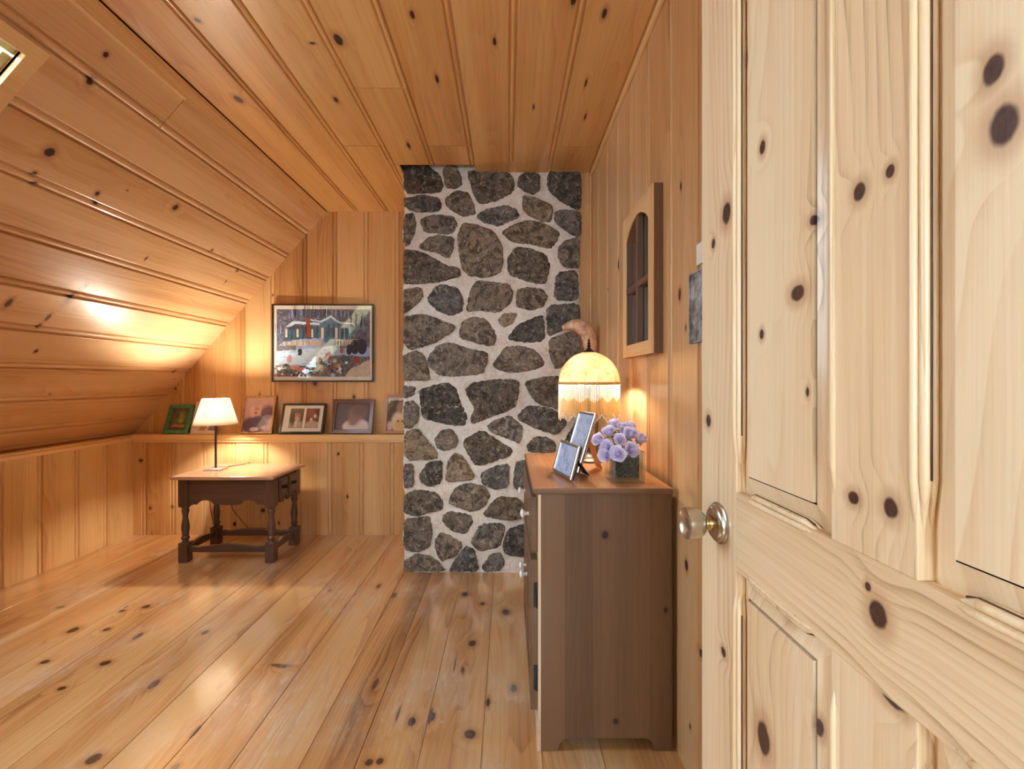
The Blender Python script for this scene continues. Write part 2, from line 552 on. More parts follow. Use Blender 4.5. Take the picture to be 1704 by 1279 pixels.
M_stile = wood('pine_door_stile', ring=46, density=0.0, knots=[k_door(1210, 355, 7, 20), k_door(1188, 405, 3, 9), k_door(1180, 700, 4, 11), k_door(1205, 1085, 4, 8), k_door(1165, 1110, 3, 8),
               k_door(1432, 319, 11, 17), k_door(1483, 285, 8, 12), k_door(1422, 828, 10, 12), k_door(1484, 845, 13, 20), k_door(1487, 1160, 22, 16)], **DOORK)
M_rail = wood('pine_door_rail', ring=34, density=0.0, warp=6, knots=[k_door(1462, 1022, 17, 26, True), k_door(1446, 976, 6, 9, True)], **DOORK)
M_panel = wood('pine_door_panel', ring=40, density=0.0, warp=5, knots=[k_door(1268, 245, 5, 13), k_door(1327, 487, 12, 15), k_door(1267, 556, 4, 9), k_door(1303, 1018, 9, 15), k_door(1270, 1228, 11, 28),
               k_door(1652, 115, 20, 30), k_door(1668, 208, 27, 40), k_door(1357, 1210, 5, 16), k_door(1236, 90, 4, 14), k_door(1352, 366, 6, 10), k_door(1343, 652, 3, 9)], **DOORK)
M_trim = wood('pine_trim', (232, 195, 140), (216, 170, 113), (174, 118, 64), ring=60, ringamt=0.3, density=0.05)
M_quirk = plain('moulding_groove_shade', (92, 62, 38), 0.6)
M_dark_back = plain('dark_gap', (46, 28, 16), 0.9)
M_dresser = wood('dresser_pine', (122, 92, 66), (102, 74, 50), (72, 50, 33), knot=(40, 26, 20), halo=(90, 58, 40), ring=46, ringamt=0.2, glue=0.088, density=0.0, rough=0.42, coat=0.1,
                 knots=[(0.670, 0.3015, 0.012, 0.010), (0.093, 0.335, 0.009, 0.008), (0.437, 0.4895, 0.010, 0.006)], boardvar=0.28)
M_dresser_pale = wood('dresser_face_pine', (226, 204, 174), (208, 180, 148), (164, 130, 98), ring=40, ringamt=0.3, density=0.0, rough=0.36)
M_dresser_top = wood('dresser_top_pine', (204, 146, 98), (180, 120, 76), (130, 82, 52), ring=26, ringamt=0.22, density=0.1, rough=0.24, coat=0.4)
M_table = wood('dark_stained_wood', (94, 64, 50), (72, 48, 38), (44, 29, 24), ring=40, ringamt=0.3, density=0.0, rough=0.32, coat=0.4, boardvar=0.2)
M_table_top = wood('table_top_wood', (192, 150, 120), (164, 120, 92), (118, 82, 62), ring=24, ringamt=0.3, density=0.0, rough=0.24, coat=0.5, boardvar=0.1)
M_mirror_frame = wood('mirror_frame_dark_wood', (116, 84, 64), (94, 66, 52), (62, 42, 34), ring=50, ringamt=0.35, density=0.0, rough=0.45, coat=0.0)

# ------------------------------------------------------------------ room: floor
mb = MB()
seams = [-3.0, -2.80, -2.52, -2.24, -1.96, -1.773, -1.48, -1.2, -1.02, -0.826, -0.62, -0.455, -0.27, -0.08, 0.105, 0.29, 0.53, 0.72]
boards(mb, (0, 0, 0), (0, 1, 0), (1, 0, 0), (0, 0, 1), [(a, b, -1.2, 3.5) for a, b in zip(seams[:-1], seams[1:])], bead=0, groove=0.004, gap=0.0010)
slab(mb, (0, 0, 0), (0, 1, 0), (1, 0, 0), (0, 0, 1), -3.0, 0.72, -1.2, 3.5, 0.005, 0.05)
struct(mb, 'floor', [M_floor, M_dark_back], 'wide knotty pine floorboards with worn varnish')

# ------------------------------------------------------------------ room: ceiling
mb = MB()
cs = [-1.388, -1.146, -0.912, -0.68, -0.442, -0.2, 0.03, 0.265, 0.527]
ends = {0: [3.46], 1: [3.46], 2: [2.48, 3.46], 3: [1.99, 2.70], 4: [2.48, 2.70], 5: [2.83], 6: [2.83], 7: [2.49, 2.81]}
spans = []
for i in range(8):
    y0 = -0.06
    for y1 in ends[i]:
        spans.append((cs[i], cs[i + 1], y0, y1 - 0.0022))
        y0 = y1 + 0.0022
spans.append((-0.68, -0.648, 2.70, 3.46))
boards(mb, (0, 0, CEIL), (0, 1, 0), (1, 0, 0), (0, 0, -1), spans, bead=0.018, groove=0.009)
slab(mb, (0, 0, CEIL), (0, 1, 0), (1, 0, 0), (0, 0, -1), -1.46, 0.58, -0.06, 2.69, 0.0105, 0.05)
slab(mb, (0, 0, CEIL), (0, 1, 0), (1, 0, 0), (0, 0, -1), -1.46, -0.66, 2.69, 3.52, 0.0105, 0.05)
# roof deck over the notch beside the chimney; skirts added to block stray light
mb.box((-0.70, 2.60, CEIL + 0.12), (0.60, 3.52, CEIL + 0.15), 'x', 1)
mb.box((-0.70, 2.58, CEIL + 0.03), (0.60, 2.60, CEIL + 0.15), 'x', 1)
mb.box((-0.70, 2.60, CEIL + 0.03), (-0.68, 3.52, CEIL + 0.15), 'x', 1)
mb.box((0.58, 2.60, CEIL - 0.05), (0.60, 3.52, CEIL + 0.15), 'x', 1)
mb.box((-0.70, 3.50, CEIL - 0.05), (0.60, 3.52, CEIL + 0.15), 'x', 1)
# the two middle board ends that reach the chimney face are solid
mb.box((-0.199, 2.66, CEIL + 0.001), (0.264, 2.83, CEIL + 0.03), 'y', 0)
struct(mb, 'ceiling', [M_ceil, M_dark_back], 'flat pine board ceiling')

# ------------------------------------------------------------------ room: sloped ceiling with skylight opening
SO = Vector((X_TOP, 0, CEIL))
SV = Vector((-1, 0, -SL)).normalized()
SN = Vector((SL, 0, -1)).normalized()          # into the room
SKY_S0, SKY_S1, SKY_Y0, SKY_Y1 = 0.2936, 1.72, 0.87, 1.467
mb = MB()
ss = [0.045, 0.232, 0.464, 0.696, 0.928, 1.160, 1.392, 1.624, 1.856, 2.088, 2.245]
spans = []
for a, b in zip(ss[:-1], ss[1:]):
    if b <= SKY_S0 or a >= SKY_S1:
        if a < 0.1:
            spans += [(a, b, -0.06, 1.99), (a, b, 1.993, 3.46)]
        else:
            spans.append((a, b, -0.06, 3.46))
        continue
    if a < SKY_S0:
        spans.append((a, SKY_S0, SKY_Y0, SKY_Y1))
    if b > SKY_S1:
        spans.append((SKY_S1, b, SKY_Y0, SKY_Y1))
    spans += [(a, b, -0.06, SKY_Y0), (a, b, SKY_Y1, 3.46)]
boards(mb, SO, (0, 1, 0), SV, SN, spans, bead=0.030, groove=0.013)
for (v0, v1, u0, u1) in ((0, SKY_S0 - 0.013, -0.06, 3.52), (SKY_S1 + 0.013, 2.40, -0.06, 3.52), (SKY_S0 - 0.013, SKY_S1 + 0.013, -0.06, SKY_Y0 - 0.013), (SKY_S0 - 0.013, SKY_S1 + 0.013, SKY_Y1 + 0.013, 3.52)):
    slab(mb, SO, (0, 1, 0), SV, SN, v0, v1, u0, u1, 0.0145, 0.05)
struct(mb, 'wall_left_slope', [M_slope, M_dark_back], 'sloped pine board ceiling on the left')


def srect(mb, s0, s1, y0, y1, h0, h1, mi=0, grain='y'):
    """box lying on the slope, h along the normal into the room"""
    O = SO + SN * h0
    mb.prism([(y0, s0), (y1, s0), (y1, s1), (y0, s1)], O, (0, 1, 0), SV, SN, h1 - h0, grain, mi)


# skylight
M_sash = plain('skylight_sash_paint', (206, 200, 158), 0.5, var=0.05)
N = NT('window_glass')
tr = N.n('ShaderNodeBsdfTransparent'); tr.inputs[0].default_value = (0.93, 0.97, 0.95, 1)
gl = N.n('ShaderNodeBsdfGlossy'); gl.inputs['Roughness'].default_value = 0.02
lw = N.n('ShaderNodeLayerWeight')
fz = N.m('MULTIPLY_ADD', N.m('POWER', lw.outputs['Facing'], 5.0), 0.9, 0.06)
mx = N.n('ShaderNodeMixShader')
N.t.links.new(fz, mx.inputs[0]); N.t.links.new(tr.outputs[0], mx.inputs[1]); N.t.links.new(gl.outputs[0], mx.inputs[2])
M_glass = N.done(mx.outputs[0])
win = empty('window_1', SO + SV * 1.0 + Vector((0, 1.17, 0)))
win['kind'] = 'structure'; win['label'] = 'skylight in the sloped ceiling at the upper left'


def wchild(mb, name, mats, bevel=0.0):
    o = mb.build(name, mats, None, bevel)
    o.parent = win
    o.matrix_parent_inverse = Matrix.Translation(-Vector(win.location))
    return o


mb = MB()   # pine casing on the room side
srect(mb, SKY_S0 - 0.05, SKY_S0, SKY_Y0 - 0.05, SKY_Y1 + 0.05, -0.002, 0.016)
srect(mb, SKY_S1, SKY_S1 + 0.05, SKY_Y0 - 0.05, SKY_Y1 + 0.05, -0.002, 0.016)
srect(mb, SKY_S0, SKY_S1, SKY_Y0 - 0.05, SKY_Y0, -0.002, 0.014, 0, 'x')
srect(mb, SKY_S0, SKY_S1, SKY_Y1, SKY_Y1 + 0.05, -0.002, 0.014, 0, 'x')
# reveal lining
srect(mb, SKY_S0 - 0.012, SKY_S0, SKY_Y0, SKY_Y1, -0.085, -0.002)
srect(mb, SKY_S1, SKY_S1 + 0.012, SKY_Y0, SKY_Y1, -0.085, -0.002)
srect(mb, SKY_S0, SKY_S1, SKY_Y0 - 0.012, SKY_Y0, -0.085, -0.002, 0, 'x')
srect(mb, SKY_S0, SKY_S1, SKY_Y1, SKY_Y1 + 0.012, -0.085, -0.002, 0, 'x')
wchild(mb, 'window_casing', [M_trim], 0.002)
mb = MB()
srect(mb, SKY_S0, SKY_S0 + 0.026, SKY_Y0, SKY_Y1, -0.055, -0.018)
srect(mb, SKY_S1 - 0.035, SKY_S1, SKY_Y0, SKY_Y1, -0.055, -0.018)
srect(mb, SKY_S0 + 0.035, SKY_S1 - 0.035, SKY_Y0, SKY_Y0 + 0.035, -0.055, -0.018, 0, 'x')
srect(mb, SKY_S0 + 0.035, SKY_S1 - 0.035, SKY_Y1 - 0.026, SKY_Y1, -0.055, -0.018, 0, 'x')
wchild(mb, 'window_sash', [M_sash], 0.003)
mb = MB()
mb.face([SO + SN * -0.036 + SV * s_ + Vector((0, y_, 0)) for (s_, y_) in ((SKY_S0 + 0.02, SKY_Y0 + 0.02), (SKY_S0 + 0.02, SKY_Y1 - 0.02), (SKY_S1 - 0.02, SKY_Y1 - 0.02), (SKY_S1 - 0.02, SKY_Y0 + 0.02))])
wchild(mb, 'window_pane', [M_glass])

# daylight portal in the skylight (steers sky sampling, adds no light of its own)
pl = bpy.data.lights.new('skylight_portal', 'AREA')
pl.shape = 'RECTANGLE'
pl.size, pl.size_y = 1.5, 0.62
pl.cycles.is_portal = True
po = bpy.data.objects.new('skylight_portal', pl)
po.matrix_world = Matrix.Translation(SO + SV * ((SKY_S0 + SKY_S1) / 2) + Vector((0, (SKY_Y0 + SKY_Y1) / 2, 0)) - SN * 0.11) @ Matrix((SV, Vector((0, 1, 0)) if SV.cross(Vector((0, 1, 0))).dot(-SN) > 0 else Vector((0, -1, 0)), -SN)).transposed().to_4x4()
COL.objects.link(po)

# trim between slope and ceiling
mb = MB()
srect(mb, 0.0, 0.052, -0.06, 3.446, -0.004, 0.012)
srect(mb, 0.052, 0.066, -0.06, 1.99, -0.004, 0.009)
struct(mb, 'trim_3', [M_trim], 'pine cover strip where the slope meets the ceiling', bevel=0.003)

# ------------------------------------------------------------------ room: knee wall on the left
mb = MB()
ys = [-0.06, 0.16, 0.39, 0.61, 0.84, 1.07, 1.30, 1.53, 1.76, 2.01, 2.24, 2.481, 2.689, 2.919, 3.125, 3.375]
boards(mb, (XL, 0, 0), (0, 0, 1), (0, 1, 0), (1, 0, 0), [(a, b, 0.0, KNEE_Z - 0.018) for a, b in zip(ys[:-1], ys[1:])], bead=0.020)
slab(mb, (XL, 0, 0), (0, 0, 1), (0, 1, 0), (1, 0, 0), -0.06, 3.40, 0.0, KNEE_Z - 0.018, 0.0105, 0.05)
mb.box((-3.0, -0.12, -0.05), (-2.84, 3.52, KNEE_Z - 0.02), 'y', 1)  # unseen box added behind the knee wall to block light leaks
struct(mb, 'wall_left', [M_knee, M_dark_back], 'low pine knee wall under the slope')
mb = MB()
mb.box((XL - 0.08, -0.06, KNEE_Z - 0.018), (XL + 0.012, 3.325, KNEE_Z), 'y')
mb.box((XL, -0.06, KNEE_Z - 0.042), (XL + 0.008, 3.345, KNEE_Z - 0.019), 'y')
struct(mb, 'trim_2', [M_trim], 'pine cap rail along the top of the knee wall', bevel=0.003)

# ------------------------------------------------------------------ room: back wall
mb = MB()
xs = [(px - CX) / FPX * YB for px in (204, 255, 306, 357, 407, 457, 510, 560, 612, 664)]
xs += [xs[-1] + 0.234]
spans = []
for a, b in zip(xs[:-1], xs[1:]):
    top = min(CEIL, CEIL - SL * (X_TOP - b)) + 0.02
    if top > LEDGE:
        spans.append((a, b, LEDGE - 0.02, min(top, CEIL + 0.005)))
boards(mb, (0, YB, 0), (0, 0, 1), (1, 0, 0), (0, -1, 0), spans, bead=0.024)
for (v0, v1, u0, u1) in spans:
    slab(mb, (0, YB, 0), (0, 0, 1), (1, 0, 0), (0, -1, 0), v0, v1, u0, u1, 0.0105, 0.05)
xs2 = [XL - 0.03] + [(px - CX) / FPX * YL for px in (242, 290, 343, 391, 445, 499, 551, 604, 655)]
xs2 += [xs2[-1] + 0.234]
sp2 = [(a, b, 0.0, LEDGE - 0.02) for a, b in zip(xs2[:-1], xs2[1:])]
boards(mb, (0, YL, 0), (0, 0, 1), (1, 0, 0), (0, -1, 0), sp2, bead=0.022)
mb.box((-3.0, 3.51, 0.0), (0.6, 3.53, 2.62), 'z', 1)  # unseen backing sheet added to keep stray light out
slab(mb, (0, YL, 0), (0, 0, 1), (1, 0, 0), (0, -1, 0), XL - 0.09, xs2[-1], 0.0, LEDGE - 0.02, 0.0105, 0.05)
struct(mb, 'wall_back', [M_back, M_dark_back], 'pine board back wall stepped at the ledge')
mb = MB()
mb.box((-2.842, YL - 0.022, LEDGE - 0.040), (-0.6, YB, LEDGE), 'x')
mb.box((XL, YL - 0.013, LEDGE - 0.058), (-0.6, YL, LEDGE - 0.0405), 'x')
struct(mb, 'trim_1', [M_trim], 'narrow pine ledge running along the back wall', bevel=0.004)

# ------------------------------------------------------------------ room: right wall and filler beside the chimney
mb = MB()
rs = [-0.06, 0.09, 0.32, 0.55, 0.78, 1.01, 1.242, 1.470, 1.70, 1.93, 2.16, 2.39, 2.62, 2.85]
boards(mb, (XR, 0, 0), (0, 0, 1), (0, 1, 0), (-1, 0, 0), [(a, b, 0.0, CEIL + 0.004) for a, b in zip(rs[:-1], rs[1:])], bead=0.022)
slab(mb, (XR, 0, 0), (0, 0, 1), (0, 1, 0), (-1, 0, 0), -0.06, 2.85, 0.0, CEIL + 0.02, 0.0105, 0.05)
struct(mb, 'wall_right', [M_wallR, M_dark_back], 'pine board wall on the right')
mb = MB()
boards(mb, (0, 2.805, 0), (0, 0, 1), (1, 0, 0), (0, -1, 0), [(0.40, XR, 0, CEIL + 0.003)], bead=0.012, groove=0.004)
slab(mb, (0, 2.805, 0), (0, 0, 1), (1, 0, 0), (0, -1, 0), 0.40, XR, 0, CEIL + 0.02, 0.008, 0.04)
struct(mb, 'wall_chimney_side', [M_back, M_dark_back], 'narrow pine filler wall between chimney and right wall')
mb = MB()
srx = 0.018
mb.box((XR - 0.016, -0.06, CEIL - 0.022), (XR, 2.80, CEIL), 'y')
struct(mb, 'trim_4', [M_trim], 'thin pine strip where right wall meets ceiling', bevel=0.003)

# ------------------------------------------------------------------ room: rear wall with doorway (behind the camera)
mb = MB()
DX0, DX1, DZ = -0.50, 0.39, 2.05
mb.box((-2.84, -0.12, 0.0), (DX0, -0.06, CEIL), 'z')
mb.box((DX1, -0.12, 0.0), (0.58, -0.06, CEIL), 'z')
mb.box((DX0, -0.12, DZ), (DX1, -0.06, CEIL), 'z')
struct(mb, 'wall_rear', [M_back], 'pine wall behind the viewer with the doorway')

M_plaster = plain('hall_plaster', (226, 222, 214), 0.8, var=0.03)
mb = MB()  # unseen hall added to dim doorway light; its opening admits daylight
hy0, hy1 = -1.75, -1.70
mb.box((-1.6, hy0, 0), (-0.62, hy1, CEIL), 'z'); mb.box((0.42, hy0, 0), (1.3, hy1, CEIL), 'z')
mb.box((-0.62, hy0, 0), (0.42, hy1, 0.85), 'z'); mb.box((-0.62, hy0, 1.75), (0.42, hy1, CEIL), 'z')
mb.box((-1.65, hy0, 0), (-1.60, -0.12, CEIL), 'z'); mb.box((1.30, hy0, 0), (1.35, -0.12, CEIL), 'z')
mb.box((0.58, -0.17, 0), (1.30, -0.12, CEIL), 'z')
mb.box((-1.65, hy0, CEIL), (1.35, -0.06, CEIL + 0.04), 'x')
struct(mb, 'wall_hall_added', [M_plaster], 'unseen hall walls added to dim the doorway light, with a daylight opening')
mb = MB(); mb.box((-1.65, hy0, -0.05), (1.35, -1.2, 0.0), 'x')
struct(mb, 'floor_hall', [M_floor], 'hall floorboards behind the viewer')

# ------------------------------------------------------------------ chimney
M_mortar = None
N = NT('chimney_mortar')
tc = N.n('ShaderNodeTexCoord').outputs['Object']
n1 = N.noise(tc, 9.0, 4.0, 0.6); n2 = N.noise(tc, 60.0, 5.0, 0.65)
col = N.ramp(N.m('MULTIPLY_ADD', n2, 0.5, N.m('MULTIPLY', n1, 0.5)), [(0.3, rgb(186, 174, 158)), (0.5, rgb(218, 210, 200)), (0.7, rgb(236, 232, 226))])
M_mortar = N.done(N.principled(col, 0.9, 0, N.bump(N.m('MULTIPLY_ADD', n2, 0.4, n1), 0.7, 0.02), spec=0.2))
N = NT('field_stone')
tc = N.n('ShaderNodeTexCoord').outputs['Object']
rnn = N.n('ShaderNodeUVMap', uv_map='rnd').outputs[0]
s2 = N.n('ShaderNodeSeparateXYZ'); N.put(s2.inputs[0], rnn)
off = N.vec(N.m('MULTIPLY', s2.outputs[0], 40.0), N.m('MULTIPLY', s2.outputs[1], 40.0), 0.0)
pv = N.vm('ADD', tc, off)
big = N.noise(pv, 13.0, 6.0, 0.72, 1.4)
fine = N.noise(pv, 90.0, 4.0, 0.72)
mid = N.noise(pv, 34.0, 5.0, 0.7, 0.8)
base = N.mix(s2.outputs[0], rgb(86, 78, 68), rgb(160, 140, 116))
base = N.mix(N.m('MULTIPLY', s2.outputs[1], 0.6), base, rgb(104, 108, 114))
dk = N.mix(0.72, base, rgb(28, 25, 23))
lt = N.mix(0.55, base, rgb(206, 192, 168))
rs = N.mix(0.4, base, rgb(120, 84, 56))
col = N.mix(N.smooth(big, 0.40, 0.56), dk, base)
col = N.mix(N.smooth(N.noise(pv, 8.0, 4.0, 0.6), 0.56, 0.70, 0.0, 0.6), col, rs)
col = N.mix(N.smooth(mid, 0.53, 0.66, 0.0, 0.85), col, lt)
col = N.mix(N.smooth(mid, 0.36, 0.46, 0.65, 0.0), col, dk)
col = N.mix(N.smooth(fine, 0.58, 0.70, 0.0, 0.8), col, lt)
col = N.mix(N.smooth(fine, 0.32, 0.42, 0.8, 0.0), col, rgb(20, 18, 17))
M_stone = N.done(N.principled(col, 0.78, 0, N.bump(N.m('MULTIPLY_ADD', fine, 0.3, N.m('MULTIPLY_ADD', mid, 0.7, big)), 0.9, 0.014), spec=0.3))

CY0, CY1 = 2.695, 2.795              # chimney face depth at floor and at ceiling
CT = 2.53
CLEAN = (CY1 - CY0) / CEIL


def cface(px, py):
    """photo pixel -> point on the leaning chimney face"""
    dz = (CY - py) / FPX
    D = (CY0 + CLEAN * CAM_Z) / (1 - CLEAN * dz)
    return Vector(((px - CX) / FPX * D, D, CAM_Z + dz * D))


chim = empty('stone_chimney', (-0.1, 3.0, 0))
tag(chim, 'tall fieldstone chimney with pale mortar between two pine walls', 'chimney')


def cchild(mb, name, mats):
    o = mb.build(name, mats)
    o.parent = chim
    o.matrix_parent_inverse = Matrix.Translation(-Vector(chim.location))
    return o


mb = MB()
# mortar body: a finely divided front with uneven side edges
nz, nx = 90, 40
rr = random.Random(3)
def edge_wob(z, ph):
    return 0.006 * math.sin(z * 17 + ph) + 0.004 * math.sin(z * 41 + ph * 2) + 0.003 * math.sin(z * 83 + ph)
grid = []
for k in range(nz + 1):
    z = CT * k / nz
    y = CY0 + CLEAN * z
    xl = -174 / FPX * y + edge_wob(z, 1.0)
    xr = 121 / FPX * y + edge_wob(z, 4.0)
    row = []
    for i in range(nx + 1):
        t = i / nx
        yy = y + rr.uniform(-0.004, 0.004) + 0.004 * math.sin(z * 9 + t * 7)
        e = min(t, 1 - t) * nx
        if e < 1: yy += 0.022
        elif e < 2: yy += 0.006
        row.append(Vector((xl + (xr - xl) * t, yy, z)))
    grid.append(row)
vs = [p for row in grid for p in row]
fs = [(k * (nx + 1) + i, k * (nx + 1) + i + 1, (k + 1) * (nx + 1) + i + 1, (k + 1) * (nx + 1) + i) for k in range(nz) for i in range(nx)]
# sides and back
nb = len(vs)
for k in range(nz + 1):
    vs.append(Vector((grid[k][0].x, 3.43, grid[k][0].z)))
for k in range(nz + 1):
    vs.append(Vector((grid[k][-1].x, 3.43, grid[k][-1].z)))
for k in range(nz):
    fs.append((nb + k, k * (nx + 1), (k + 1) * (nx + 1), nb + k + 1))
    fs.append(((k * (nx + 1)) + nx, nb + nz + 1 + k, nb + nz + 2 + k, (k + 1) * (nx + 1) + nx))
fs.append(tuple([nz * (nx + 1) + i for i in range(nx + 1)] + [nb + 2 * nz + 1, nb + nz]))
mb.shared(vs, fs, 'z')
cchild(mb, 'mortar', [M_mortar])

S4 = [  # outlines, upper half (offset 640, 240)
 [(110,120),(230,112),(310,180),(325,240),(300,270),(115,272)], [(330,160),(350,128),(395,128),(425,180),(430,225),(390,248),(345,240)],
 [(465,160),(500,150),(690,160),(722,200),(718,265),(640,310),(540,335),(510,300)], [(755,180),(800,165),(865,170),(865,250),(830,278),(780,255),(748,235)],
 [(918,190),(930,150),(1075,138),(1100,190),(1105,340),(1085,362),(1010,330),(940,275),(915,240)], [(115,305),(210,290),(300,305),(315,350),(290,378),(150,372),(112,340)],
 [(340,310),(400,268),(465,275),(500,350),(505,385),(440,402),(360,355)], [(780,290),(830,300),(930,345),(940,370),(925,435),(880,430),(800,390),(775,350)],
 [(515,405),(560,370),(680,345),(735,365),(752,410),(640,455),(570,440)], [(955,385),(1000,372),(1095,380),(1098,512),(1050,505),(960,440)],
 [(655,495),(720,455),(800,432),(900,450),(975,495),(965,540),(920,585),(830,555),(720,550)],
 [(410,520),(440,445),(500,450),(610,490),(655,570),(660,660),(640,720),(560,745),(470,730),(435,690)], [(110,400),(165,390),(172,470),(140,560),(110,565)],
 [(200,430),(260,400),(380,405),(405,450),(370,500),(230,490)], [(195,575),(240,530),(300,512),(385,525),(380,590),(355,640),(290,600),(215,590)],
 [(105,590),(190,600),(270,640),(340,680),(415,690),(420,740),(300,770),(170,783),(105,775)], [(690,640),(735,580),(800,585),(900,620),(922,680),(905,770),(870,780),(780,755),(700,725)],
 [(975,590),(1010,545),(1090,525),(1090,690),(1010,690),(975,640)], [(965,720),(1080,710),(1085,870),(950,870)],
 [(240,870),(290,800),(330,790),(410,810),(440,870),(430,935),(370,955),(300,930)], [(485,820),(520,765),(610,780),(690,785),(715,830),(700,890),(630,940),(560,925),(460,940)],
 [(745,820),(800,805),(880,815),(912,855),(880,905),(820,925),(740,905)], [(98,820),(200,805),(215,850),(180,890),(110,945),(98,900)],
 [(910,905),(1085,895),(1090,980),(1010,1030),(915,1075)], [(640,990),(665,955),(740,948),(710,1000),(670,1025)],
 [(105,965),(230,955),(300,985),(390,1015),(380,1050),(250,1120),(140,1150),(105,1100)], [(420,1050),(440,995),(490,972),(560,980),(600,1030),(628,1080),(600,1130),(500,1105),(430,1085)],
 [(690,1090),(740,1020),(880,955),(890,1010),(892,1100),(780,1105)], [(925,1095),(1010,1065),(1060,1045),(1090,1110),(1095,1200),(960,1260),(925,1180)],
 [(245,1195),(300,1130),(360,1112),(470,1150),(575,1165),(570,1215),(545,1285),(350,1296),(300,1285),(250,1240)],
 [(605,1235),(650,1180),(680,1140),(760,1135),(840,1150),(895,1230),(850,1255),(730,1275),(640,1262)], [(98,1190),(170,1160),(215,1180),(245,1270),(250,1318),(100,1320)]]
S5 = [  # lower half (offset 640, 600)
 [(105,145),(170,150),(160,190),(110,205)], [(195,165),(280,140),(350,125),(400,160),(420,230),(465,320),(445,362),(370,355),(215,320),(205,220)],
 [(455,160),(500,125),(620,110),(750,108),(745,200),(720,265),(620,300),(490,352),(485,320),(510,260),(465,195)], [(785,120),(900,95),(980,90),(1040,170),(980,268),(870,240),(825,200)],
 [(745,310),(800,255),(900,265),(970,290),(1020,350),(960,412),(850,375),(760,335)], [(110,240),(160,228),(190,260),(185,330),(150,375),(110,370)],
 [(580,360),(640,330),(700,312),(770,370),(765,430),(750,462),(680,425),(590,395)], [(115,400),(190,385),(220,430),(290,510),(290,545),(120,553)],
 [(285,440),(320,395),(370,385),(410,430),(400,480),(340,498),(295,480)], [(440,450),(545,390),(620,440),(718,500),(700,530),(520,588),(470,520)],
 [(800,470),(850,425),(920,435),(955,470),(950,512),(810,510)], [(1010,450),(1050,380),(1080,330),(1085,470),(1030,480)],
 [(110,585),(160,582),(162,700),(110,705)], [(200,640),(240,575),(320,560),(318,680),(250,698),(205,675)],
 [(360,560),(395,518),(440,545),(500,640),(490,660),(345,678)], [(540,635),(600,600),(698,575),(690,700),(620,715),(555,690)],
 [(735,570),(800,560),(860,600),(840,715),(722,715)], [(110,760),(180,722),(290,740),(325,790),(320,830),(180,865),(108,850)],
 [(370,760),(410,705),(480,690),(560,710),(588,750),(560,810),(490,840),(370,800)], [(600,800),(640,765),(740,770),(780,800),(770,880),(700,888),(550,865)],
 [(108,890),(255,870),(262,960),(250,1040),(180,1065),(112,1050)], [(330,870),(370,845),(480,865),(488,910),(450,965),(380,945),(335,910)],
 [(485,1010),(540,920),(650,910),(670,940),(640,1040),(525,1062)], [(665,1030),(690,950),(790,915),(810,1095),(680,1080)],
 [(285,1010),(320,960),(420,1010),(430,1040),(400,1085),(320,1118),(295,1070)], [(108,1130),(180,1085),(250,1095),(300,1130),(340,1176),(108,1176)],
 [(370,1160),(450,1040),(500,1055),(525,1176),(370,1176)], [(550,1150),(600,1080),(650,1080),(670,1140),(640,1172),(560,1174)],
 [(880,560),(985,545),(1030,640),(930,700),(890,680)], [(1045,540),(1082,530),(1082,690),(1040,690)], [(830,740),(1000,740),(1065,820),(900,890),(825,850)],
 [(840,930),(960,910),(1000,1010),(860,1060)], [(1020,900),(1075,890),(1075,1060),(1030,1040)], [(840,1100),(1060,1090),(1065,1174),(840,1174)]]


def chaikin(p, it=1, t=0.25):
    for _ in range(it):
        q = []
        for i in range(len(p)):
            a, b = p[i], p[(i + 1) % len(p)]
            q.append((a[0] * (1 - t) + b[0] * t, a[1] * (1 - t) + b[1] * t))
            q.append((a[0] * t + b[0] * (1 - t), a[1] * t + b[1] * (1 - t)))
        p = q
    return p


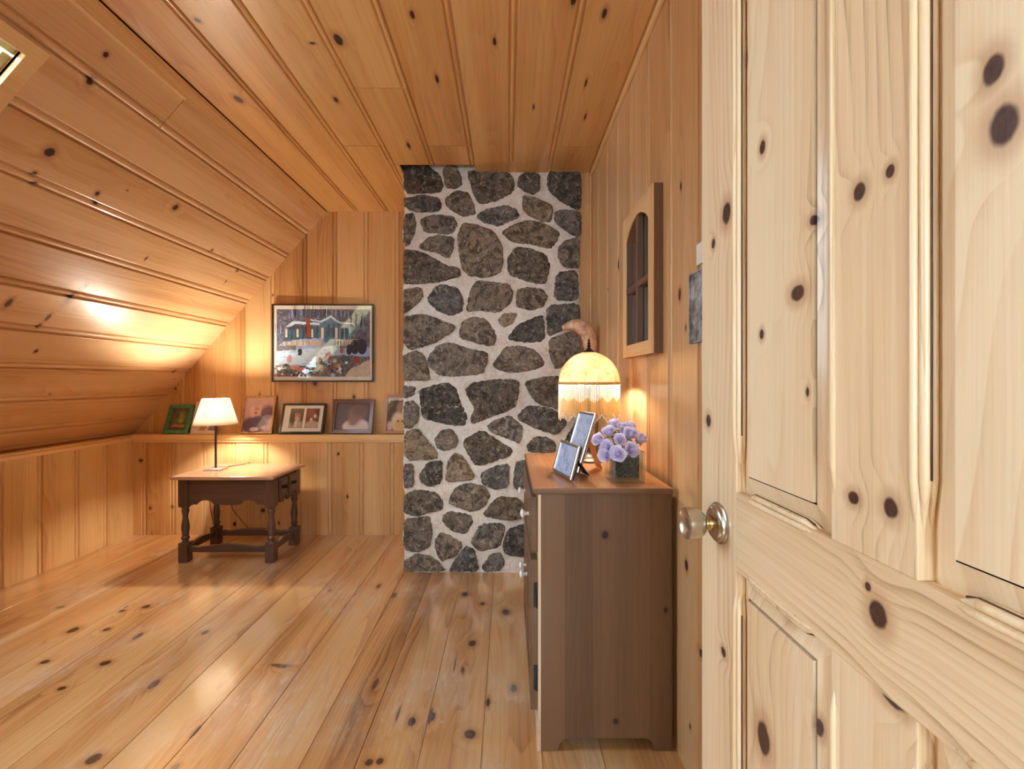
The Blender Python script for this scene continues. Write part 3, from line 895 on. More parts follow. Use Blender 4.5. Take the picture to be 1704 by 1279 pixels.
mb = MB()
rr = random.Random(11)
for lst, oy in ((S4, 240), (S5, 600)):
    for poly in lst:
        p = [(640 + x * 0.29703, oy + y * 0.29703) for x, y in poly]
        p = chaikin(p, 1, 0.15)
        kx, ky = sum(a for a, _ in p) / len(p), sum(b for _, b in p) / len(p)
        p = [(a + (a - kx) / max(1, math.hypot(a - kx, b - ky)) * 2.2, b + (b - ky) / max(1, math.hypot(a - kx, b - ky)) * 2.2) for a, b in p]
        p = [(min(967.5, max(671.5, a)), min(950, b)) for a, b in p]
        # subdivide and roughen
        q = []
        for i in range(len(p)):
            a, b = p[i], p[(i + 1) % len(p)]
            L = math.hypot(b[0] - a[0], b[1] - a[1])
            n = max(1, int(L / 3.0))
            for k in range(n):
                t = k / n
                j = 0.9
                q.append((a[0] + (b[0] - a[0]) * t + rr.uniform(-j, j), a[1] + (b[1] - a[1]) * t + rr.uniform(-j, j)))
        n = len(q)
        cx, cy = sum(a for a, _ in q) / n, sum(b for _, b in q) / n
        rise = rr.uniform(0.008, 0.016)
        rnd = (rr.random(), rr.random())
        vs = []
        lev = [(1.0, -0.012), (0.992, rise * 0.5), (0.965, rise * 0.9), (0.84, rise), (0.55, rise * 1.04), (0.28, rise * 1.06)]
        for s, h in lev:
            for (a, b) in q:
                c = cface(cx + (a - cx) * s, cy + (b - cy) * s)
                hj = h + (rr.uniform(-0.0028, 0.0028) if h > 0 else 0)
                vs.append(c + Vector((0, -hj, 0)))
        vs.append(cface(cx, cy) + Vector((0, -rise * 1.1, 0)))
        fs = []
        for l in range(len(lev) - 1):
            for i in range(n):
                j = (i + 1) % n
                fs.append((l * n + i, (l + 1) * n + i, (l + 1) * n + j, l * n + j))
        l = len(lev) - 1
        for i in range(n):
            fs.append((l * n + i, len(vs) - 1, l * n + (i + 1) % n))
        mb.shared(vs, [tuple(reversed(f)) for f in fs], 'z', rnd, 0, True)
cchild(mb, 'stonework', [M_stone])

# ------------------------------------------------------------------ open pine door
YH, YLATCH, XD, DT = 0.06, 0.8127, 0.35, 0.036
mb = MB()
Z0, Z1, ZR0, ZR1, ZT, ZB = 0.012, 2.03, 0.858, 0.978, 1.915, 0.235
for (a, b) in ((YH, 0.182), (0.385, 0.4879), (0.6908, YLATCH)):
    if a == 0.385:
        mb.box((XD, a, ZB), (XD + DT, b, ZR0), 'z')
        mb.box((XD, a, ZR1), (XD + DT, b, ZT), 'z')
    else:
        mb.box((XD, a, Z0), (XD + DT, b, Z1), 'z')
door_mats = [M_stile, M_rail]
for (a, b) in ((ZR0, ZR1), (ZT, Z1), (Z0, ZB)):
    mb.box((XD, 0.182, a), (XD + DT, 0.6908, b), 'y', 1)
door = struct(mb, 'door_1', door_mats, 'open knotty pine panel door at the right', bevel=0.0012)
for (ya, yb) in ((0.4879, 0.6908), (0.182, 0.385)):
    for (za, zb) in ((ZR1, ZT), (ZB, ZR0)):
        mb = MB()
        bw = 0.031
        rnd = (random.random(), random.random())
        o4 = [(ya, za), (yb, za), (yb, zb), (ya, zb)]
        i4 = [(ya + bw, za + bw), (yb - bw, za + bw), (yb - bw, zb - bw), (ya + bw, zb - bw)]
        xo, xs_, xi = XD + 0.0149, XD + 0.0045, XD + 0.0015
        def P(t, x): return Vector((x, t[0], t[1]))
        def U(t): return (t[1], t[0])
        mb.face([P(t, xi) for t in i4], [U(t) for t in i4], rnd)
        for k in range(4):
            j = (k + 1) % 4
            r2 = (random.random(), random.random()) if k in (0, 2) else (rnd[0] * 0.6, rnd[1])
            gd = 0.0025
            g4 = [(ya + bw - gd, za + bw - gd), (yb - bw + gd, za + bw - gd), (yb - bw + gd, zb - bw + gd), (ya + bw - gd, zb - bw + gd)]
            xg = xi + 0.0075
            mb.face([P(i4[k], xi), P(i4[j], xi), P(i4[j], xg), P(i4[k], xg)], [U(t) for t in (i4[k], i4[j], i4[j], i4[k])], rnd)
            mb.face([P(i4[k], xg), P(i4[j], xg), P(g4[j], xg), P(g4[k], xg)], [U(t) for t in (i4[k], i4[j], g4[j], g4[k])], rnd, 1)  # groove faces coloured dark to paint in its shadow
            mb.face([P(g4[k], xg), P(g4[j], xg), P(g4[j], xs_), P(g4[k], xs_)], [U(t) for t in (g4[k], g4[j], g4[j], g4[k])], rnd, 1)
            mb.face([P(g4[k], xs_), P(g4[j], xs_), P(o4[j], xo), P(o4[k], xo)], [U(t) for t in (g4[k], g4[j], o4[j], o4[k])], rnd)
        mb.face([P(t, XD + 0.03) for t in o4], [U(t) for t in o4], rnd)
        mb.build('door_panel', [M_panel, M_dark_back], door)
        # stopped mouldings round the opening
        mm = MB()
        def mould(p0, p1, inx):
            p0, p1 = Vector(p0), Vector(p1)
            d = (p1 - p0).normalized()
            L = (p1 - p0).length
            for (off, dep, rad) in ((0.0035, -0.0005, 0.0036), (-0.0035, 0.0035, 0.0042), (-0.0052, 0.0095, 0.0030)):
                pts, rads = [], []
                for k in range(15):
                    t = k / 14
                    e = min(t, 1 - t) * L
                    f = min(1.0, e / 0.022)
                    pts.append(p0 + d * (t * L) - Vector(inx) * (off * f + 0.004 * (1 - f)) + Vector((dep + 0.004 * (1 - f), 0, 0)))
                    rads.append(rad * (0.25 + 0.75 * f))
                mm.tube(pts, rads, 8, grain='z')
                if off < 0.003:      # dark tube painting in the shade of the quirk beside each bead
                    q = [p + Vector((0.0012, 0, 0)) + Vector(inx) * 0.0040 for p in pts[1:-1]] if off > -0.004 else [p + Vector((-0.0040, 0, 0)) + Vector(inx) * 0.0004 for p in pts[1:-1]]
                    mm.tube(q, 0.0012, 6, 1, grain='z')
        e = 0.024
        mould((XD, yb, za + e), (XD, yb, zb - e), (0, -1, 0))
        mould((XD, ya, za + e), (XD, ya, zb - e), (0, 1, 0))
        mould((XD, ya + e, za), (XD, yb - e, za), (0, 0, 1))
        mould((XD, ya + e, zb), (XD, yb - e, zb), (0, 0, -1))
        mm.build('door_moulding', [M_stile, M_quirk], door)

M_nickel = plain('satin_nickel', (196, 188, 172), 0.28, 1.0, var=0.05)
M_brass = plain('aged_brass', (186, 152, 96), 0.25, 1.0, var=0.1)
knobE = empty('door_knob')
knobE.parent = door
knobE.location = (XD, 0.745, 0.914)
Mk = Matrix.Rotation(R(-90), 4, 'Y')       # lathe z -> -x (into the room)
mb = MB()
mb.lathe([(0.0, 0), (0.033, 0.0), (0.0335, 0.003), (0.031, 0.005), (0.030, 0.005), (0.029, 0.008), (0.026, 0.009), (0.024, 0.012), (0.018, 0.013), (0.015, 0.014), (0.0, 0.014)], (0, 0, 0), 32, M=Mk, caps=False)
mb.build('knob_rose', [M_nickel], knobE)
mb = MB()
mb.lathe([(0.013, 0.012), (0.012, 0.018), (0.0105, 0.022), (0.012, 0.026)], (0, 0, 0), 24, M=Mk)
mb.build('knob_neck', [M_brass], knobE)
mb = MB()
mb.lathe([(0.011, 0.0255), (0.0165, 0.027), (0.0215, 0.032), (0.0245, 0.040), (0.0258, 0.052), (0.0258, 0.056), (0.0245, 0.0575), (0.021, 0.0545), (0.012, 0.0515), (0.0095, 0.0510), (0.009, 0.0535), (0.0, 0.0540)], (0, 0, 0), 36, M=Mk, caps=False)
mb.build('knob_grip', [M_nickel], knobE)
mb = MB()   # knob on the far face of the door
Mk2 = Matrix.Rotation(R(90), 4, 'Y')
mb.lathe([(0.0, 0), (0.033, 0.0), (0.0335, 0.003), (0.03, 0.006), (0.016, 0.012), (0.012, 0.018), (0.012, 0.026), (0.022, 0.034), (0.0255, 0.052), (0.02, 0.056), (0.0, 0.056)], (DT, 0, 0), 28, M=Mk2, caps=False)
mb.build('knob_back', [M_nickel], knobE)

# ------------------------------------------------------------------ framed things
def art_mat(name, cols, scale=20.0, rough=0.5):
    N = NT(name)
    tc = N.n('ShaderNodeTexCoord').outputs['Object']
    n1 = N.noise(tc, scale, 5.0, 0.7, 0.6)
    n2 = N.noise(tc, scale * 3.3, 3.0, 0.7)
    nn = N.m('MULTIPLY_ADD', n2, 0.5, N.m('MULTIPLY', n1, 0.5))
    st = [(0.36 + 0.28 * i / max(1, len(cols) - 1), rgb(*c)) for i, c in enumerate(cols)]
    return N.done(N.principled(N.ramp(nn, st), rough, spec=0.3))


def photo_mat(name, w, h, fw, base, blobs, grain=0.25, dis=0.05):
    """soft snapshot: blobs = (cx, cy, rx, ry, colour, softness, box?) in 0..1 of the visible sheet"""
    N = NT(name)
    uv = N.n('ShaderNodeUVMap', uv_map='grain').outputs[0]
    iw, ih = w - 2 * fw, h - 2 * fw
    p = N.vm('MULTIPLY', N.vm('ADD', uv, (iw / 2, -fw, 0)), (1 / iw, 1 / ih, 0))
    nz = N.noise(p, 9.0, 4.0, 0.65, col=True)
    p = N.vm('ADD', p, N.vm('MULTIPLY', N.vm('SUBTRACT', nz, (0.5, 0.5, 0.5)), (dis * 2, dis * 2, 0)))
    col = rgb(*base)
    for b in blobs:
        cx, cy, rx, ry, c, soft = b[:6]
        q = N.vm('MULTIPLY', N.vm('SUBTRACT', p, (cx, cy, 0)), (1 / rx, 1 / ry, 0))
        if len(b) > 6:
            sp = N.n('ShaderNodeSeparateXYZ'); N.put(sp.inputs[0], q)
            d = N.m('MAXIMUM', N.m('ABSOLUTE', sp.outputs[0]), N.m('ABSOLUTE', sp.outputs[1]))
        else:
            d = N.vm('LENGTH', q, (0, 0, 0))
        col = N.mix(N.smooth(d, 1 - soft, 1 + soft, 1.0, 0.0), col, rgb(*c))
    g = N.noise(p, 26.0, 5.0, 0.75)
    g = N.m('MULTIPLY_ADD', N.m('SUBTRACT', g, 0.5), grain * 4, 1.0)
    col = N.mix(1.0, col, N.vec(g, g, g), 'MULTIPLY')
    return N.done(N.principled(col, 0.4, spec=0.3))


A = {
    'treeline': art_mat('print_treeline', [(46, 54, 78), (93, 88, 101), (68, 84, 117), (151, 158, 182), (81, 74, 87)], 50),
    'house': art_mat('print_house', [(41, 62, 82), (86, 116, 133), (57, 78, 101), (99, 122, 143)], 45),
    'house2': art_mat('print_house_wing', [(66, 100, 131), (115, 154, 187), (79, 114, 150), (126, 160, 194)], 45),
    'brick': art_mat('print_brick', [(120, 52, 46), (170, 84, 72)], 60),
    'snow': art_mat('print_snow', [(185, 212, 255), (214, 240, 255), (171, 204, 255)], 30),
    'snowshade': art_mat('print_snow_shade', [(135, 172, 233), (176, 208, 255), (108, 140, 189)], 50),
    'fence': art_mat('print_fence', [(168, 146, 126), (222, 212, 196), (110, 98, 94)], 90),
    'hedge': art_mat('print_hedge', [(77, 78, 85), (135, 134, 143), (57, 70, 75)], 60),
    'rock': art_mat('print_rock', [(50, 52, 59), (153, 156, 161), (66, 76, 85), (108, 70, 75)], 45),
    'sand': art_mat('print_sand', [(190, 180, 168), (222, 214, 204)], 40),
    'red': art_mat('print_red_figure', [(130, 50, 52), (176, 92, 88)], 70),
    'pink': art_mat('print_pink_figure', [(190, 124, 128), (214, 168, 168)], 70),
    'fir': art_mat('print_fir', [(23, 32, 55), (46, 60, 87)], 60),
    'mat': plain('print_margin', (242, 238, 230), 0.6, var=0.02),
    'dark': art_mat('photo_dark', [(70, 54, 50), (104, 80, 74)], 18),
    'greyblur': art_mat('photo_grey_backdrop', [(86, 78, 76), (120, 108, 104)], 12),
    'skin': art_mat('photo_soft_skin', [(148, 116, 106), (168, 136, 124)], 12),
    'hairdark': art_mat('photo_soft_hair', [(108, 84, 78), (126, 100, 92)], 12),
    'white': art_mat('photo_white_cloth', [(206, 196, 196), (232, 224, 222)], 30),
    'mauve': art_mat('photo_mauve', [(168, 128, 140), (198, 160, 164), (150, 110, 130)], 25),
    'plum': art_mat('photo_plum', [(92, 66, 96), (128, 96, 126), (74, 54, 84)], 40),
    'face': art_mat('photo_pale_face', [(206, 172, 160), (228, 200, 188)], 40),
    'bluegrey': art_mat('photo_blue_grey', [(88, 84, 108), (124, 118, 140)], 40),
    'lawn': art_mat('photo_garden', [(90, 96, 70), (150, 140, 104), (66, 70, 54)], 60),
    'leafred': art_mat('photo_red_leaves', [(130, 66, 60), (166, 104, 92), (90, 60, 52)], 60),
    'path': art_mat('photo_path', [(182, 168, 150), (206, 194, 176)], 40),
    'green': art_mat('picture_moss_green', [(62, 84, 58), (120, 128, 78), (84, 66, 50), (96, 110, 66)], 60),
    'maroon': art_mat('picture_maroon', [(84, 44, 36), (112, 62, 48)], 30),
    'yellow': art_mat('photo_yellow_cloth', [(214, 190, 140), (228, 210, 168)], 40),
    'grey': art_mat('card_grey', [(120, 110, 112), (160, 148, 146)], 40),
    'card': art_mat('card_cream', [(206, 176, 150), (226, 200, 176)], 20),
    'tan': art_mat('card_tan', [(164, 122, 92), (190, 150, 118)], 40),
}
M_frameblack = plain('black_frame', (34, 30, 30), 0.3, coat=0.3)
M_framegreen = plain('green_painted_frame', (70, 132, 98), 0.4, var=0.2, scale=60)
M_framegold = plain('gold_frame', (168, 128, 76), 0.35, 0.3, var=0.15)
M_framebrown = wood('brown_frame_wood', (124, 78, 52), (100, 60, 40), (70, 40, 28), ring=80, density=0.0, boardvar=0.2, tone=0.5)
M_frameoak = wood('oak_frame_wood', (186, 130, 82), (164, 108, 64), (124, 78, 44), ring=80, density=0.0, boardvar=0.2, tone=0.5)
M_backboard = plain('cardboard', (176, 140, 98), 0.8)
N = NT('picture_glass')
tr = N.n('ShaderNodeBsdfTransparent')
gl = N.n('ShaderNodeBsdfGlossy'); gl.inputs['Roughness'].default_value = 0.03
lw = N.n('ShaderNodeLayerWeight')
fz = N.m('MULTIPLY_ADD', N.m('POWER', lw.outputs['Facing'], 5.0), 0.9, 0.09)
mx = N.n('ShaderNodeMixShader')
N.t.links.new(fz, mx.inputs[0]); N.t.links.new(tr.outputs[0], mx.inputs[1]); N.t.links.new(gl.outputs[0], mx.inputs[2])
M_pglass = N.done(mx.outputs[0])


def ell(cx, cy, rx, ry, n=20, a0=0, a1=360):
    return [(cx + rx * math.cos(R(a0 + (a1 - a0) * i / n)), cy + ry * math.sin(R(a0 + (a1 - a0) * i / n))) for i in range(n)]


def picture(name, w, h, fw, depth, M_frame, shapes, label, cat, group=None, glass=True, proud=0.0, mould='flat'):
    """upright picture in local x (width, centred), z (height from 0), facing -y; back at y=0, frame front at -depth. shapes: list of (polygon in 0..1, key)"""
    e = empty(name)
    tag(e, label, cat, group)
    if fw > 0:
        mb = MB()
        for (p4, g) in (([(-w / 2, 0), (w / 2, 0), (w / 2 - fw, fw), (-w / 2 + fw, fw)], 'x'), ([(w / 2, 0), (w / 2, h), (w / 2 - fw, h - fw), (w / 2 - fw, fw)], 'z'),
                        ([(w / 2, h), (-w / 2, h), (-w / 2 + fw, h - fw), (w / 2 - fw, h - fw)], 'x'), ([(-w / 2, h), (-w / 2, 0), (-w / 2 + fw, fw), (-w / 2 + fw, h - fw)], 'z')):
            mb.prism(p4, (0, 0, 0), (1, 0, 0), (0, 0, 1), (0, -1, 0), depth, g)
            if mould == 'step':
                c = [(sum(a for a, _ in p4) / 4, sum(b for _, b in p4) / 4)]
                oa, ob, oc, od = p4
                f = 0.55
                q4 = [oa, ob, (ob[0] + (oc[0] - ob[0]) * f, ob[1] + (oc[1] - ob[1]) * f), (oa[0] + (od[0] - oa[0]) * f, oa[1] + (od[1] - oa[1]) * f)]
                mb.prism(q4, (0, -depth, 0), (1, 0, 0), (0, 0, 1), (0, -1, 0), 0.005, g)
        mb.build('frame', [M_frame], e, 0.0015)
    keys = []
    for _, k in shapes:
        if k not in keys: keys.append(k)
    mb = MB()
    iw, ih = w - 2 * fw, h - 2 * fw
    y0 = -depth * 0.45 if fw > 0 else -depth * 0.6
    if fw == 0:
        mb.box((-w / 2, y0 + 0.0002, 0), (w / 2, 0, h), 'z', 0)
    for i, (poly, k) in enumerate(shapes):
        pts = [Vector((-iw / 2 + a * iw, y0 - 0.00025 * i, fw + b * ih)) for a, b in poly]
        ar = sum(poly[j][0] * poly[(j + 1) % len(poly)][1] - poly[(j + 1) % len(poly)][0] * poly[j][1] for j in range(len(poly)))
        if ar < 0: pts.reverse()
        mb.face(pts, [(p.x, p.z) for p in pts], None, keys.index(k))
    mb.build('picture' if name != 'photo_frame' else 'photo', [A[k] for k in keys], e)
    if fw > 0:
        mb = MB()
        mb.box((-w / 2 + fw * 0.5, -0.004, fw * 0.5), (w / 2 - fw * 0.5, -0.0005, h - fw * 0.5), 'z')
        mb.build('backing_board', [M_backboard], e)
    if glass and fw > 0:
        mb = MB()
        yg = -depth * 0.8
        mb.face([(-iw / 2, yg, fw), (iw / 2, yg, fw), (iw / 2, yg, h - fw), (-iw / 2, yg, h - fw)])
        mb.build('glass', [M_pglass], e)
    return e


FULL = [(0, 0), (1, 0), (1, 1), (0, 1)]
def rect(a, b, c, d): return [(a, b), (c, b), (c, d), (a, d)]


# big winter print (outlines in 0..1 of the framed sheet)
def I(poly): return [(0.03 + 0.945 * a, 0.05 + 0.90 * b) for a, b in poly]
rr = random.Random(5)
shapes = [(FULL, 'mat'), (I(FULL), 'treeline'),
          (I([(0.08, 0.48), (0.08, 0.66), (0.14, 0.75), (0.46, 0.75), (0.46, 0.48)]), 'house'),
          (I([(0.44, 0.42), (0.44, 0.78), (0.58, 0.90), (0.68, 0.80), (0.80, 0.80), (0.80, 0.42)]), 'house2'),
          (I([(0.10, 0.74), (0.18, 0.82), (0.46, 0.80), (0.46, 0.765), (0.20, 0.785), (0.14, 0.735)]), 'snow'),
          (I([(0.36, 0.86), (0.48, 0.83), (0.58, 0.91), (0.68, 0.81), (0.82, 0.80), (0.82, 0.785), (0.68, 0.79), (0.58, 0.875), (0.48, 0.80), (0.36, 0.84)]), 'snow'),
          (I(rect(0.315, 0.58, 0.36, 0.885)), 'brick'),
          (I([(0.0, 0.44), (0.08, 0.52), (0.26, 0.56), (0.50, 0.57), (0.54, 0.46), (0.66, 0.42), (1, 0.44), (1, 0.30), (0, 0.30)]), 'snowshade'),
          (I([(0.06, 0.46), (0.06, 0.52), (0.34, 0.53), (0.50, 0.54), (0.50, 0.46)]), 'fence'),
          (I([(0.62, 0.46), (0.62, 0.54), (0.86, 0.56), (0.86, 0.46)]), 'fence'),
          (I([(0, 0.38), (0, 0.46), (0.22, 0.46), (0.22, 0.38)]), 'hedge'),
          (I([(0, 0.16), (0, 0.38), (0.25, 0.40), (0.60, 0.46), (0.62, 0.30), (0.42, 0.16)]), 'snow'),
          (I([(0.0, 0.0), (0.0, 0.16), (0.10, 0.19), (0.26, 0.12), (0.36, 0.06), (0.40, 0.20), (0.52, 0.30), (0.70, 0.32), (0.92, 0.30), (1.0, 0.24), (1, 0)]), 'rock'),
          (I([(0.74, 0.0), (0.80, 0.12), (0.95, 0.22), (1.0, 0.25), (1, 0)]), 'sand'),
          (I([(0.44, 0.10), (0.46, 0.18), (0.50, 0.17), (0.50, 0.07)]), 'sand'), (I([(0.62, 0.16), (0.68, 0.20), (0.69, 0.10), (0.64, 0.06)]), 'sand'), (I([(0.52, 0.20), (0.58, 0.27), (0.60, 0.2)]), 'snow')]
for (cx, cy, rx, ry, k) in ((0.84, 0.44, 0.045, 0.11, 'fir'), (0.92, 0.45, 0.05, 0.12, 'fir'), (0.78, 0.40, 0.03, 0.08, 'fir'), (0.56, 0.30, 0.035, 0.07, 'red'), (0.70, 0.40, 0.02, 0.06, 'red'), (0.86, 0.25, 0.04, 0.05, 'red'),
                            (0.14, 0.26, 0.025, 0.06, 'pink'), (0.20, 0.14, 0.05, 0.04, 'pink'), (0.27, 0.10, 0.05, 0.04, 'pink'), (0.25, 0.36, 0.022, 0.05, 'fir'), (0.74, 0.26, 0.05, 0.045, 'house'), (0.47, 0.24, 0.02, 0.05, 'red'), (0.60, 0.12, 0.05, 0.03, 'red')):
    shapes.append((I(ell(cx, cy, rx, ry, 14)), k))
for i in range(60):   # bare trunks against the wood
    x, y = rr.uniform(0, 0.98), rr.uniform(0.62, 0.80)
    if 0.08 < x < 0.8: y = rr.uniform(0.86, 0.9)
    shapes.append((I(rect(x, y, x + 0.006, min(1.0, y + rr.uniform(0.08, 0.2)))), rr.choice(['snowshade', 'fir', 'hedge'])))
def jag(poly, amp, step):
    out = []
    for a, b in zip(poly, poly[1:] + poly[:1]):
        L = math.hypot(b[0] - a[0], b[1] - a[1]); n = max(1, int(L / step))
        for k in range(n):
            t = k / n
            j = amp if 0 < k else amp * 0.4
            out.append((min(0.975, max(0.03, a[0] + (b[0] - a[0]) * t + rr.uniform(-j, j))), min(0.95, max(0.05, a[1] + (b[1] - a[1]) * t + rr.uniform(-j, j)))))
    return out
rough_keys = {'treeline': 0, 'mat': 0, 'brick': 0.003, 'fence': 0.005, 'house': 0.004, 'house2': 0.004, 'snow': 0.006, 'snowshade': 0.008}
def span(p): return min(max(a for a, _ in p) - min(a for a, _ in p), max(b for _, b in p) - min(b for _, b in p))
shapes = [(p if rough_keys.get(k, 0.010) == 0 or span(p) < 0.012 else jag(p, rough_keys.get(k, 0.010), 0.025), k) for p, k in shapes]
# windows, posts, boulders and brush
for (x0, x1, y0, y1, n) in ((0.10, 0.30, 0.58, 0.70, 5), (0.38, 0.45, 0.58, 0.70, 2), (0.48, 0.78, 0.56, 0.72, 6)):
    for i in range(n):
        x = x0 + (x1 - x0) * (i + 0.2) / n
        shapes.append((I(rect(x, y0, x + (x1 - x0) / n * 0.55, y1)), 'house' if i % 3 else 'fence'))
for i in range(26):
    x = rr.uniform(0.07, 0.5) if i < 14 else rr.uniform(0.62, 0.86)
    shapes.append((I(rect(x, 0.46, x + 0.006, 0.53)), 'hedge'))
for i in range(70):
    x, y = rr.uniform(0.0, 0.98), rr.uniform(0.01, 0.26)
    if y > 0.17 and x < 0.45: continue
    if x > 0.76 and y < 0.2: continue
    r_ = rr.uniform(0.008, 0.024)
    shapes.append((jag(I(ell(x, y, r_, r_ * 1.3, 7)), 0.006, 0.02), rr.choice(['fir', 'rock', 'red', 'sand', 'snowshade', 'hedge', 'house', 'snow', 'rock'])))
for i in range(24):
    x, y = rr.uniform(0.1, 0.6), rr.uniform(0.18, 0.42)
    shapes.append((jag(I(ell(x, y, rr.uniform(0.01, 0.03), 0.008, 7)), 0.004, 0.02), rr.choice(['snowshade', 'snowshade', 'snow'])))
big = picture('framed_print', 0.768, 0.590, 0.011, 0.020, M_frameblack, shapes,
              'large black-framed winter house print hanging on the pine back wall', 'picture')
yaw = R(0.7)
big.location = (-1.404, YB - 0.012, 1.136)
big.rotation_euler = (0, 0, yaw)

# pictures leaning on the ledge
def lean(e, px0, px1, h, yb=3.355, wall=YB):
    ang = math.asin(min(0.6, (wall - 0.004 - yb - 0.012) / h))
    e.location = ((px0 + px1) / 2 / FPX * yb - CX / FPX * yb, yb + 0.016, LEDGE + 0.001)
    e.rotation_euler = (-ang, 0, 0)

GL = None
K = 1 / FPX * 3.36
A['p_green'] = photo_mat('moss_picture', 0.182, 0.222, 0.026, (96, 48, 38), [(0.52, 0.56, 0.42, 0.40, (86, 104, 66), 0.25), (0.55, 0.60, 0.22, 0.22, (136, 144, 88), 0.5), (0.35, 0.66, 0.12, 0.16, (60, 78, 52), 0.5), (0.62, 0.42, 0.10, 0.08, (180, 170, 100), 0.6), (0.5, 0.20, 0.36, 0.05, (176, 140, 96), 0.3, 1)], 0.5, 0.10)
e = picture('photo_frame', 0.182, 0.222, 0.026, 0.018, M_framegreen, [(FULL, 'p_green')],
            'small green-painted frame with a mossy picture, leaning at the left end of the ledge', 'picture frame'); lean(e, 270.6, 311, 0.222)
e = picture('picture_card', 0.195, 0.250, 0.0, 0.006, None, [(FULL, 'card'), (ell(0.26, 0.80, 0.13, 0.12), 'grey'), (rect(0.05, 0.03, 0.95, 0.16), 'white'), ([(0.3, 0.1), (0.55, 0.1), (0.62, 0.34), (0.42, 0.3)], 'tan'), ([(0.66, 0.1), (0.95, 0.1), (0.95, 0.3), (0.72, 0.3)], 'grey'), (rect(0.05, 0.35, 0.3, 0.55), 'tan')],
            'unframed cream picture card on the ledge, half hidden behind the lit table lamp', 'picture card', glass=False); lean(e, 314, 357, 0.25)
A['p_gold'] = photo_mat('mauve_snapshot', 0.240, 0.290, 0.013, (206, 166, 170), [(0.80, 0.55, 0.24, 0.22, (108, 78, 106), 0.35), (0.40, 0.20, 0.46, 0.24, (98, 70, 104), 0.2), (0.38, 0.62, 0.20, 0.19, (226, 188, 176), 0.2), (0.42, 0.66, 0.10, 0.05, (190, 136, 130), 0.6), (0.40, 0.55, 0.05, 0.03, (120, 78, 82), 0.5), (0.40, 0.85, 0.14, 0.12, (200, 160, 160), 0.5), (0.48, 0.30, 0.14, 0.16, (92, 88, 116), 0.4), (0.84, 0.12, 0.20, 0.07, (218, 200, 206), 0.5), (0.42, 0.08, 0.16, 0.05, (214, 206, 216), 0.3)], 0.3, 0.05)
e = picture('photo_frame', 0.240, 0.290, 0.013, 0.016, M_framegold, [(FULL, 'p_gold')],
            'narrow gold frame with a mauve snapshot of a bearded person, right of the table lamp', 'picture frame'); lean(e, 398, 451, 0.29)
A['p_garden'] = photo_mat('garden_snapshots', 0.327, 0.232, 0.014, (70, 72, 56), [(0.33, 0.80, 0.2, 0.16, (112, 104, 78), 0.5), (0.33, 0.25, 0.2, 0.16, (188, 178, 158), 0.3), (0.32, 0.60, 0.11, 0.10, (196, 128, 122), 0.4), (0.36, 0.48, 0.07, 0.08, (214, 168, 160), 0.5), (0.33, 0.30, 0.03, 0.14, (226, 216, 206), 0.3), (0.24, 0.5, 0.05, 0.3, (64, 70, 50), 0.5),
            (0.735, 0.66, 0.19, 0.26, (134, 74, 62), 0.2), (0.68, 0.72, 0.08, 0.14, (158, 92, 78), 0.5), (0.735, 0.26, 0.19, 0.15, (192, 172, 156), 0.25), (0.80, 0.60, 0.045, 0.07, (228, 208, 200), 0.4), (0.71, 0.46, 0.03, 0.07, (226, 214, 206), 0.4), (0.86, 0.7, 0.05, 0.14, (90, 66, 52), 0.5)], 0.5, 0.03)
e = picture('photo_frame', 0.327, 0.232, 0.014, 0.020, M_frameblack, [(FULL, 'mat'), (rect(0.16, 0.14, 0.50, 0.88), 'dark'), (rect(0.168, 0.15, 0.492, 0.87), 'p_garden'), (rect(0.565, 0.14, 0.90, 0.88), 'dark'), (rect(0.573, 0.15, 0.892, 0.87), 'p_garden')],
            'black frame with a cream double mat holding two small garden photos, on the ledge', 'picture frame'); lean(e, 463.6, 536, 0.232)
A['p_grey'] = photo_mat('grey_portrait', 0.313, 0.262, 0.030, (92, 84, 82), [(0.2, 0.5, 0.3, 0.7, (104, 96, 94), 0.6), (0.62, 0.10, 0.40, 0.32, (206, 196, 196), 0.14), (0.52, 0.34, 0.16, 0.2, (150, 118, 108), 0.5), (0.62, 0.62, 0.26, 0.30, (140, 112, 104), 0.35), (0.70, 0.74, 0.22, 0.22, (120, 96, 90), 0.6)], 0.12, 0.06)
e = picture('photo_frame', 0.313, 0.262, 0.030, 0.020, M_framebrown, [(FULL, 'p_grey')],
            'brown wood frame with a dim grey portrait photo, on the ledge below the winter print', 'picture frame', glass=False, mould='step'); lean(e, 549, 618.5, 0.262)
A['p_child'] = photo_mat('child_snapshot', 0.240, 0.300, 0.024, (92, 72, 60), [(0.5, 0.97, 0.6, 0.06, (224, 214, 204), 0.1, 1), (0.30, 0.60, 0.2, 0.3, (78, 66, 54), 0.5), (0.52, 0.26, 0.36, 0.34, (226, 206, 176), 0.2), (0.52, 0.18, 0.24, 0.16, (222, 176, 112), 0.3), (0.55, 0.70, 0.22, 0.18, (168, 130, 118), 0.35), (0.42, 0.28, 0.04, 0.03, (130, 70, 62), 0.5), (0.60, 0.28, 0.04, 0.03, (130, 70, 62), 0.5), (0.10, 0.14, 0.12, 0.14, (222, 184, 176), 0.4)], 0.25, 0.04)
e = picture('photo_frame', 0.240, 0.300, 0.024, 0.018, M_frameoak, [(FULL, 'p_child')],
            'light oak frame with a child photo, partly hidden by the stone chimney edge', 'picture frame'); lean(e, 638, 690, 0.30)
for o in list(COL.objects):
    if o.name.startswith('photo_frame') and o.parent is None:
        o['group'] = 'framed photos leaning on the wall ledge'

